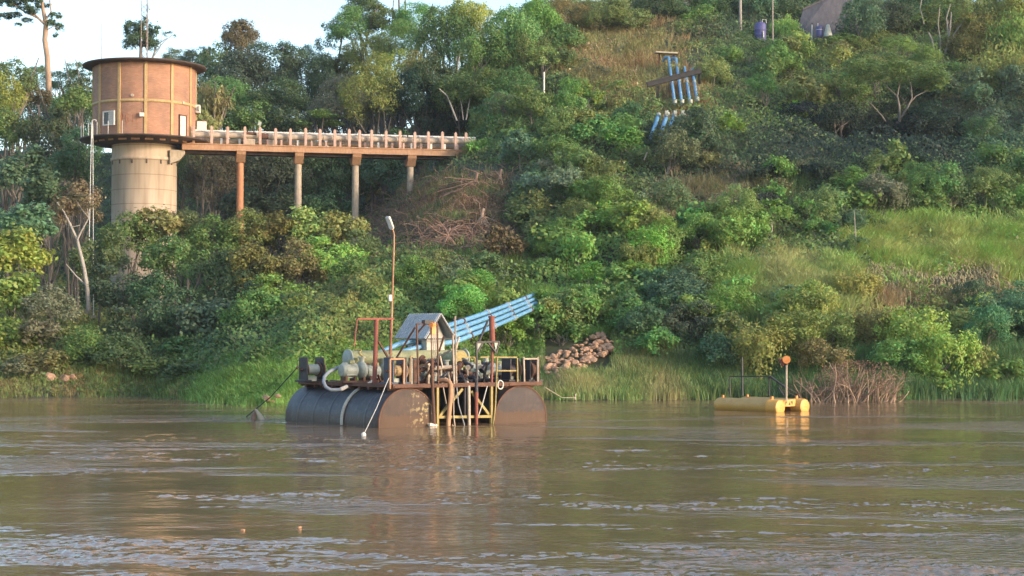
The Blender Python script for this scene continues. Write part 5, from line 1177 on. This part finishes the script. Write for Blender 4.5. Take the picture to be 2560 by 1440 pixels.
# ---- grasses
def grass(name, label, regions, seed):
    """regions: (n, sampler(rng,n)->X,Y, height, width, colour a, colour b, lean)"""
    rng = np.random.default_rng(seed); Vs, Cs = [], []
    for (n, smp, hh, ww, ca, cb, lean) in regions:
        X, Y = smp(rng, n); tf = rng.integers(0, n, n // 28); ow = tf[rng.integers(0, len(tf), n)]; mv = rng.random(n) < .7; X = np.where(mv, X[ow] + rng.normal(0, .16, n), X); Y = np.where(mv, Y[ow] + rng.normal(0, .16, n), Y); Z = ground_z(X, Y); qx, qv = project(X, Y, Z); kp = ~((qx > 1362) & (qx < 1532) & (qv > 848) & (qv < 948)); X, Y, Z = X[kp], Y[kp], Z[kp]; n = len(X)
        h = hh * rng.uniform(.5, 1.15, n) * (.6 + .8 * vnoise(X * .6 + 5, Y * .6)); a = rng.uniform(0, 2 * np.pi, n); ld = np.stack([np.cos(a), np.sin(a) - .35], 1) * (lean * rng.uniform(.3, 1.4, n) * h)[:, None]
        b0 = np.stack([X, Y, Z - .05], 1); s = np.stack([np.cos(a + 1.57), np.sin(a + 1.57) * .4, np.zeros(n)], 1) * ww * .5
        m = b0 + np.stack([ld[:, 0] * .35, ld[:, 1] * .35, h * .62], 1); tp = b0 + np.stack([ld[:, 0], ld[:, 1], h * (1 - .25 * lean)], 1)
        V = np.stack([b0 - s, b0 + s, m + s * .9, tp, m - s * .9], 1); Vs.append(V.reshape(-1, 3))
        w = np.clip(vnoise(X * .5 + 3, Y * .5) * 1.4 - .2 + rng.normal(0, .22, n), 0, 1)[:, None]; Cs.append(np.repeat(np.array(ca) * (1 - w) + np.array(cb) * w, 5, 0))
    V = np.concatenate(Vs); k = len(V) // 5; i = np.arange(k)[:, None] * 5; T = np.concatenate([i + [0, 1, 2], i + [0, 2, 4], i + [4, 2, 3]], 1).reshape(-1, 3)
    me = mesh_np(name, V, T, M['blade'], col=np.concatenate(Cs)); o = bpy.data.objects.new(name, me); C.objects.link(o); tag(o, label, 'grass', kind='stuff'); return o
def strip(x0, x1, t0, t1):
    def f(rng, n): X = rng.uniform(x0, x1, n); Y = np.interp(X, SX, SY) + rng.uniform(t0, t1, n); return X, Y
    return f
def patch(px0, px1, v0, v1):
    """samples on the ground that shows inside a part of the photograph"""
    Yc = {}
    gpx = np.linspace(px0, px1, 9); gv = np.linspace(v0, v1, 9); H = np.array([[hit(a, b) for b in gv] for a in gpx])
    def f(rng, n):
        u = rng.random(n) * 8; w = rng.random(n) * 8; i = np.minimum(u.astype(int), 7); j = np.minimum(w.astype(int), 7); fu = u - i; fw = w - j
        Y = (H[i, j] * (1 - fu) + H[i + 1, j] * fu) * (1 - fw) + (H[i, j + 1] * (1 - fu) + H[i + 1, j + 1] * fu) * fw
        Y = Y + rng.normal(0, 1.3, n); px = px0 + (px1 - px0) * u / 8 + rng.normal(0, 28, n); return (px - 1280) / F * Y * 1.0, Y
    return f
gG, gB, gT, gD = (.14, .26, .06), (.24, .37, .09), (.28, .26, .11), (.36, .27, .16)
grass('bank_grass', 'tall green and straw-coloured grass along the water edge', [
    (34000, strip(-50, -15, .0, 7), .42, .035, gG, (.24, .15, .07), .5), (22000, strip(-17, -6, .0, 7), .55, .035, gB, gG, .6),
    (12000, strip(-6, 3, 0, 6), .5, .035, gB, gG, .5), (30000, strip(1, 13, 0, 5), .75, .035, (.18, .26, .08), (.30, .27, .12), .4), (26000, strip(10, 28, .0, 5), .9, .04, (.055, .115, .045), (.09, .17, .05), .35),
    (12000, strip(0, 6, 4, 14), .7, .035, gB, gG, .5)], 21)
grass('slope_grass', 'long bright grass with dry tufts on the slope', [
    (30000, patch(2150, 2600, 590, 700), 1.4, .07, (.20, .33, .07), (.34, .37, .13), .6), (5000, patch(2130, 2600, 715, 790), 1.0, .05, (.24, .24, .10), gD, .9),
    (22000, patch(1780, 2150, 660, 800), 1.2, .06, (.20, .31, .08), (.34, .35, .15), .6), (12000, patch(1420, 1680, 60, 250), 1.3, .06, (.30, .20, .10), (.23, .23, .09), .6),
    (9000, patch(1650, 1840, 470, 560), 1.0, .04, gD, (.16, .15, .07), .6), (8000, patch(1850, 2130, 440, 540), 1.0, .04, (.16, .15, .07), (.08, .14, .05), .6), (10000, patch(940, 1260, 450, 560), .8, .04, (.26, .17, .09), (.12, .17, .06), .7),
    (14000, patch(930, 1300, 640, 760), .8, .04, gG, (.16, .18, .06), .6), (10000, patch(1540, 1900, 850, 960), 1.0, .04, (.08, .15, .05), (.16, .17, .06), .4), (9000, patch(200, 700, 880, 990), .6, .035, (.07, .13, .04), (.13, .17, .05), .5),
    (8000, patch(480, 780, 930, 1010), .7, .035, gB, gG, .7), (8000, patch(2420, 2600, 790, 990), 1.2, .045, (.07, .15, .06), (.10, .18, .06), .5), (4000, patch(1640, 1760, 190, 290), .8, .04, (.26, .14, .07), gT, .6)], 22)
# overhanging dry grass mats on the right slope
rng = np.random.default_rng(8); paths = []; rad = []
for k in range(2000):
    px = rng.uniform(2170, 2500); v = 685 + (px - 2170) * .02 + rng.normal(0, 20); Y = hit(px, v) - rng.uniform(1.2, 3.0); p = np.array(at(px, v, Y)); L = rng.uniform(.9, 2.4); f = np.linspace(0, 1, 5)[:, None]
    paths.append(p + np.array([rng.normal(0, .3) - .2, -rng.uniform(.4, 1.0), 0]) * np.sqrt(f) * L * .5 + np.array([0, 0, -1.]) * f ** 1.6 * L); rad.append(np.linspace(.035, .012, 5))
V, T = tubes_np(paths, rad, 3); mdry = rough_mat('dry_straw', (.20, .17, .085), (.33, .275, .15), scale=1.5); me = mesh_np('overhanging_straw', V, T, mdry)
o = bpy.data.objects.new('overhanging_straw', me); C.objects.link(o); tag(o, 'tan dry grass hanging over the ledge below the bright grass', 'grass', kind='stuff')

# ---- dead brown bank with roots, and the dead bush at the waterline
def tangle(name, label, cat, spots, mat, loc, kind=None, sides=4):
    V, T = tubes_np([p - np.array(loc) for p, r_ in spots], [r_ for p, r_ in spots], sides); me = mesh_np(name, V, T, mat)
    o = bpy.data.objects.new(name, me); C.objects.link(o); o.location = loc; return tag(o, label, cat, kind=kind)
def curl(rng, p, d, L, k=8, wob=.12, grav=.0):
    pts = [p]; d = d / np.linalg.norm(d)
    for i in range(k): d = d + rng.normal(0, wob, 3) + np.array([0, 0, -grav]); d /= np.linalg.norm(d); pts.append(pts[-1] + d * L / k)
    return np.array(pts)
rng = np.random.default_rng(31); sp = []
for k in range(2600):
    px = rng.uniform(925, 1275); v = rng.uniform(430, 655)
    if px < 1100 and v > 640 - (1100 - px) * .15: continue
    if px < 1010 and v < 500: continue
    Y = hit(px, v) - rng.uniform(.3, 1.5); p = np.array(at(px, v, Y)); sp.append((curl(rng, p, np.array([rng.normal(0, .8), -.2, rng.normal(-.45, .5)]), rng.uniform(.6, 2.4), 6, .25, .1), np.linspace(rng.uniform(.02, .05), .010, 7)))
tangle('dead_creepers', 'mat of dead brown creepers and roots on the bare bank right of the bridge piers', 'creepers', sp, M['twig'], (-6, 125, 12), 'stuff')
def rootfan(px, v, n, spread, L, label, mat='bark_tan', down=True, r0=.065):
    Y = hit(px, v) - 2.8; p = np.array(at(px, v, Y)); t = thing('dead_root_fan', label, 'roots', p); sp = []
    for k in range(n):
        a = rng.normal(0, spread); d = np.array([math.sin(a), -.25, -math.cos(a) if down else math.cos(a)]); sp.append((curl(rng, np.zeros(3), d, L * rng.uniform(.6, 1.1), 8, .13), np.linspace(r0, r0 * .25, 9)))
    V, T = tubes_np([a for a, _ in sp], [b_ for _, b_ in sp], 5); o = bpy.data.objects.new('root_strands', mesh_np('root_strands', V, T, M[mat], smooth=True)); C.objects.link(o); o.parent = t
    b = MB(); b.tube([(0, .1, -.2), (0, 0, .1), (.1, .3, .5)], [.16, .12, .08], 8); b.build('root_crown', M[mat], t)
rootfan(1205, 540, 34, .5, 3.4, 'fan of long dead pale roots hanging down the brown bank')
rootfan(1190, 450, 34, .5, 3.4, 'upper dead root fan near the hillside end of the bridge', 'twig')
rootfan(1120, 590, 26, .9, 2.0, 'smaller fan of brown roots low on the bare bank', 'twig')
rootfan(1250, 440, 34, .3, 4.2, 'long hanging dry vines at the right edge of the bare bank', 'twig', r0=.03)
rootfan(935, 500, 14, .7, 1.6, 'ochre dry fallen branch pile beside the third pier', 'bark_tan', r0=.04)
# dead bush
P0 = at(2140, 1008, 85.5); P0.z = 0; t = thing('dead_bush', 'big leafless reddish-brown bush standing in the water right of the pontoon', 'bush', P0); sp = []; sp2 = []
for k in range(95):
    x0 = rng.uniform(-2.1, 2.2); y0 = rng.uniform(-.3, 1.6); d = np.array([(x0 * .12) + rng.normal(.22, .35), rng.normal(-.05, .2), 1.0]); L = rng.uniform(1.4, 2.6) * (1 - .12 * abs(x0))
    c = curl(rng, np.array([x0 - .3, y0, -.25]), d, L, 9, .15, -.0); sp.append((c, np.linspace(rng.uniform(.03, .06), .014, 10)))
    for j in range(6): i0 = rng.integers(4, 10); sp2.append((curl(rng, c[i0], np.array([rng.normal(0, .9), rng.normal(-.2, .6), rng.normal(.3, .6)]), rng.uniform(.3, .9), 5, .3, .06), np.linspace(.014, .005, 6)))
for nm, s_, mt in (('stem', sp, 'bark_tan'), ('twigs', sp2, 'twig')):
    V, T = tubes_np([a for a, _ in s_], [b_ for _, b_ in s_], 5 if nm == 'stem' else 3); o = bpy.data.objects.new(nm, mesh_np(nm, V, T, M[mt], smooth=True)); C.objects.link(o); o.parent = t
rng2 = np.random.default_rng(77); n = 900; q = rdir(rng2, n); P_ = q * rng2.uniform(.5, 1, (n, 1)) ** .5 * np.array([2.3, 1.0, .75]) + [.3, .7, 1.35]
V, T = leaf_cards(P_, rdir(rng2, n), .12, .4, rng2); o = bpy.data.objects.new('withered_leaves', mesh_np('withered_leaves', V, T, M['leaf'])); C.objects.link(o); o.parent = t; o.color = (.20, .115, .08, 1)

# ---- trees with visible stems
def stem_tree(label, px, vb, Y, stems, mat, crowns, col, kind='open', name='branching_tree'):
    """stems: lists of (px, v, radius_m); crowns: (px, v, w, h)"""
    base = at(px, vb, Y); zg = float(ground_z(base.x, Y)); base.z = min(base.z, zg + .2) if abs(base.z - zg) < 3 else base.z
    t = thing(name, label, 'tree', base); b = MB()
    for st_ in stems:
        rr = random.Random(len(st_) + int(px)); pts = [at(a, c_, Y + rr.uniform(-.2, .2) * (i > 0)) - base for i, (a, c_, r_) in enumerate(st_)]
        b.tube(pts, [r_ for *_, r_ in st_], 8)
    b.build('trunk', M[mat], t)
    for i, cr in enumerate(crowns):
        rr = random.Random(i + int(px)); w, h = cr[2] / 2 * Y / F, cr[3] / 2 * Y / F; c = at(cr[0], cr[1], Y + rr.uniform(-.8, .8) * w) - base; cls = min(range(4), key=lambda k: abs(math.log((w * h) ** .5 / (1.0, 1.8, 3.0, 4.6)[k]))); rad = (1.0, 1.8, 3.0, 4.6)[cls]
        o = bpy.data.objects.new('crown', proto(kind, cls, i % 3)); C.objects.link(o); o.parent = t; o.location = c; o.scale = (w / rad, w / rad, h / rad); o.rotation_euler = (0, 0, rr.uniform(0, 6)); o.color = (*COL[col], 1)
    return t
stem_tree('very tall tree with long bare tan trunk against the sky', 122, 250, 165, [[(122, 250, .30), (121, 200, .29), (118, 140, .27), (112, 100, .26), (115, 60, .24), (108, 25, .18), (100, -30, .12)], [(114, 62, .14), (95, 45, .10), (60, 28, .08), (25, 5, .05)],
    [(112, 52, .12), (128, 30, .08), (122, -20, .06)], [(98, 46, .07), (75, 25, .05), (50, -15, .04)], [(117, 75, .05), (135, 65, .04), (148, 75, .03)]], 'bark_tan',
    [(32, 40, 45, 26), (62, 24, 60, 26), (20, 8, 60, 30), (70, 52, 30, 18), (88, -5, 70, 36), (128, 58, 30, 28), (150, 70, 24, 30), (140, 90, 16, 18), (130, -15, 60, 26), (45, 62, 20, 14), (105, 12, 40, 26), (10, 42, 40, 24), (48, 8, 60, 34), (84, 30, 40, 26), (140, 40, 34, 26)], 'dg', 'broad', 'tall_emergent_tree')
stem_tree('round skyline tree behind the lattice mast on the tower roof', 352, 150, 178, [[(352, 150, .2), (352, 110, .14), (345, 70, .08)], [(352, 120, .1), (375, 100, .06)], [(352, 118, .1), (330, 95, .06)]], 'bark', [(334, 78, 50, 60), (368, 74, 56, 60), (350, 108, 84, 60), (325, 112, 36, 40), (380, 104, 44, 44)], 'dg', 'broad', 'skyline_tree')
stem_tree('slender skyline tree with thin pale arching branches right of the mast', 385, 150, 180, [[(380, 150, .12), (392, 112, .07), (418, 95, .04)], [(388, 130, .06), (410, 104, .04), (430, 88, .03)], [(385, 140, .05), (400, 120, .04), (406, 84, .02)]], 'bark_pale', [(420, 86, 34, 20), (402, 82, 24, 16), (436, 92, 18, 14)], 'gy', 'open', 'skyline_tree')
stem_tree('brown-topped skyline tree with tangled pale branches', 610, 215, 170, [[(610, 215, .22), (600, 170, .18), (596, 130, .12), (590, 80, .06)], [(604, 190, .12), (622, 150, .08), (628, 100, .05)], [(600, 165, .1), (575, 125, .06), (565, 100, .04)], [(610, 200, .08), (590, 175, .05), (560, 165, .04)]], 'bark_pale', [(600, 65, 70, 34), (570, 95, 44, 44), (630, 92, 44, 50), (598, 105, 60, 40)], 'bn', 'drape', 'skyline_tree')
stem_tree('pale leaning leafless tree left of the tower shaft beside the stay cables', 222, 775, 108, [[(222, 775, .16), (218, 720, .14), (210, 670, .12), (193, 600, .10), (175, 560, .08), (160, 530, .05), (142, 505, .03)], [(193, 600, .07), (205, 575, .05), (222, 545, .04), (218, 520, .03)], [(188, 590, .05), (178, 568, .04), (200, 563, .03)], [(217, 715, .06), (190, 690, .05), (165, 660, .03)], [(222, 545, .035), (205, 525, .03), (190, 500, .02)]], 'bark_pale', [(195, 500, 110, 40), (140, 520, 70, 30), (220, 520, 50, 26)], 'bn')
stem_tree('pale forked tree standing in the dark wood high on the slope', 2228, 405, 139, [[(2228, 405, .17), (2232, 360, .15), (2236, 320, .14), (2250, 298, .13), (2248, 265, .09), (2243, 240, .07), (2252, 195, .04)], [(2250, 298, .10), (2268, 270, .08), (2280, 245, .06), (2278, 215, .04), (2268, 190, .03)], [(2270, 262, .06), (2290, 240, .05), (2318, 226, .04)], [(2232, 330, .09), (2205, 290, .06), (2180, 262, .04), (2165, 250, .03)], [(2243, 240, .05), (2222, 222, .04), (2205, 200, .02)]], 'bark_mid', [(2190, 175, 200, 90), (2290, 185, 190, 90), (2140, 225, 90, 60), (2340, 215, 90, 60)], 'mg', 'fine')
stem_tree('hilltop tree with a cluster of white upright stems', 2365, 130, 160, [[(2338, 138, .09), (2330, 100, .08), (2322, 82, .07)], [(2352, 135, .07), (2350, 95, .06), (2345, 60, .05), (2350, 10, .04)], [(2362, 132, .09), (2372, 95, .08), (2366, 45, .06), (2376, 10, .05)], [(2365, 128, .08), (2376, 70, .06), (2378, 30, .05)], [(2366, 125, .06), (2385, 85, .05), (2412, 48, .04)], [(2310, 60, .06), (2300, 20, .05), (2306, -10, .04)]], 'bark_pale', [(2340, 20, 120, 50), (2400, 30, 80, 50), (2300, 50, 60, 40), (2420, 60, 50, 40)], 'mg', 'open')
stem_tree('slim sapling with a straight pale stem in the grass slope', 2142, 705, 108, [[(2142, 705, .06), (2141, 640, .05), (2138, 570, .035), (2135, 525, .02)]], 'bark_pale', [(2138, 560, 60, 70), (2142, 610, 70, 50)], 'bl', 'fine')
stem_tree('thin leaning pale tree in the gap above the bridge end', 1140, 300, 147, [[(1142, 302, .09), (1130, 270, .08), (1118, 240, .07), (1098, 222, .05)], [(1165, 300, .06), (1172, 262, .05), (1176, 240, .04)], [(1158, 300, .05), (1154, 265, .04), (1150, 245, .03)]], 'bark_pale', [(1095, 215, 60, 24), (1150, 235, 60, 26)], 'mg')
stem_tree('bare pale stem rising from bushes left of the slim white pole', 1142, 195, 152, [[(1142, 200, .07), (1145, 160, .06), (1150, 135, .04)], [(1145, 165, .05), (1140, 140, .03)]], 'bark_pale', [(1148, 135, 30, 26)], 'gy')
stem_tree('tree showing two skinny trunks at the top edge of the middle skyline', 1000, 60, 174, [[(1000, 65, .12), (998, 20, .1), (996, -30, .08)], [(1012, 60, .1), (1014, 10, .08), (1010, -30, .06)], [(980, 55, .06), (984, 0, .05)]], 'bark', [(1000, -20, 90, 40)], 'dg', 'open')
stem_tree('grey-leaning bare stem crossing the bushes below the blue pipe stubs', 1655, 470, 124, [[(1655, 475, .10), (1672, 420, .085), (1682, 370, .07), (1686, 350, .04)], [(1610, 400, .05), (1618, 380, .04)]], 'bark_pale', [(1688, 345, 50, 24)], 'gy')
# banana plants
def banana(px, v, s_, label, cols, n=8):
    Y = hit(px, v + 18) - 1.2; base = at(px, v + 22, Y); t = thing('banana_plant', label, 'plant', base); rr = random.Random(int(px))
    b = MB(); b.tube([(0, 0, -.6), (.03, 0, .5 * s_), (0, 0, 1.1 * s_)], [.13, .11, .07], 10); b.build('stem', M['pale_wood'], t)
    for k in range(n):
        a = k * 2.4 + rr.uniform(-.3, .3); L = rr.uniform(1.2, 1.9) * s_; el = rr.uniform(.3, 1.25); Vv = []; Q = []
        m_ = 9
        for i in range(m_):
            f = i / (m_ - 1); r_ = L * f * math.cos(el * (1 - .3 * f)); z = 1.05 * s_ + L * f * math.sin(el) - .75 * L * f * f * (1.2 - el * .6); w = .30 * s_ * math.sin(math.pi * min(1, .12 + f * .88)) ** .7 + .015
            c = Vector((math.cos(a) * r_, math.sin(a) * r_, z)); sd_ = Vector((-math.sin(a), math.cos(a), 0)) * w
            Vv += [c + sd_ - Vector((0, 0, w * .35)), c, c - sd_ - Vector((0, 0, w * .35))]
        for i in range(m_ - 1):
            for j in range(2): q0 = i * 3 + j; Q.append((q0, q0 + 1, q0 + 4, q0 + 3))
        bb = MB(); bb.add(Vv, Q, True); o = bb.build('leaf', M['leaf'], t); o.color = (*cols[k % len(cols)], 1)
gl = (.12, .20, .05); gl2 = (.20, .26, .09)
banana(1582, 345, .95, 'banana plant with one yellow drooping leaf on mid slope', [gl2, (.42, .26, .03), gl, gl2, (.20, .24, .06)])
banana(1140, 318, 1.2, 'banana plant with pale arching leaves above the bridge end', [gl, gl2, (.16, .20, .07)])
banana(940, 425, 1.3, 'broad-leaved banana plant behind the bridge between third and fourth piers', [(.07, .15, .06), (.09, .18, .07)], 10)
banana(990, 405, 1.1, 'second banana plant just left of the fourth pier', [(.07, .15, .06), (.10, .18, .07)], 9)
banana(1335, 560, .8, 'small large-leaved plant with grey-green leaves in the shade mid slope', [(.10, .16, .08)], 8)
# dry banana clump beside third pier
banana(935, 490, 1.0, 'withered ochre banana clump beside the third pier', [(.34, .22, .06), (.26, .17, .07)], 9)
# ------------------------------------------------------------------ air
HZ = 0.00018
if HZ > 0:
    m = bpy.data.materials.new('thin_river_haze'); m.use_nodes = True; nt = m.node_tree; nt.nodes.clear()
    vo = nt.nodes.new('ShaderNodeVolumePrincipled'); vo.inputs['Color'].default_value = (.86, .92, 1.0, 1); vo.inputs['Density'].default_value = HZ; vo.inputs['Anisotropy'].default_value = .2
    ou = nt.nodes.new('ShaderNodeOutputMaterial'); nt.links.new(vo.outputs[0], ou.inputs['Volume'])
    b = MB(); b.box((0, 285, 26), (330, 650, 70)); o = b.build('haze', m); o['kind'] = 'stuff'; o['label'] = 'thin evening haze over the river and hillside'
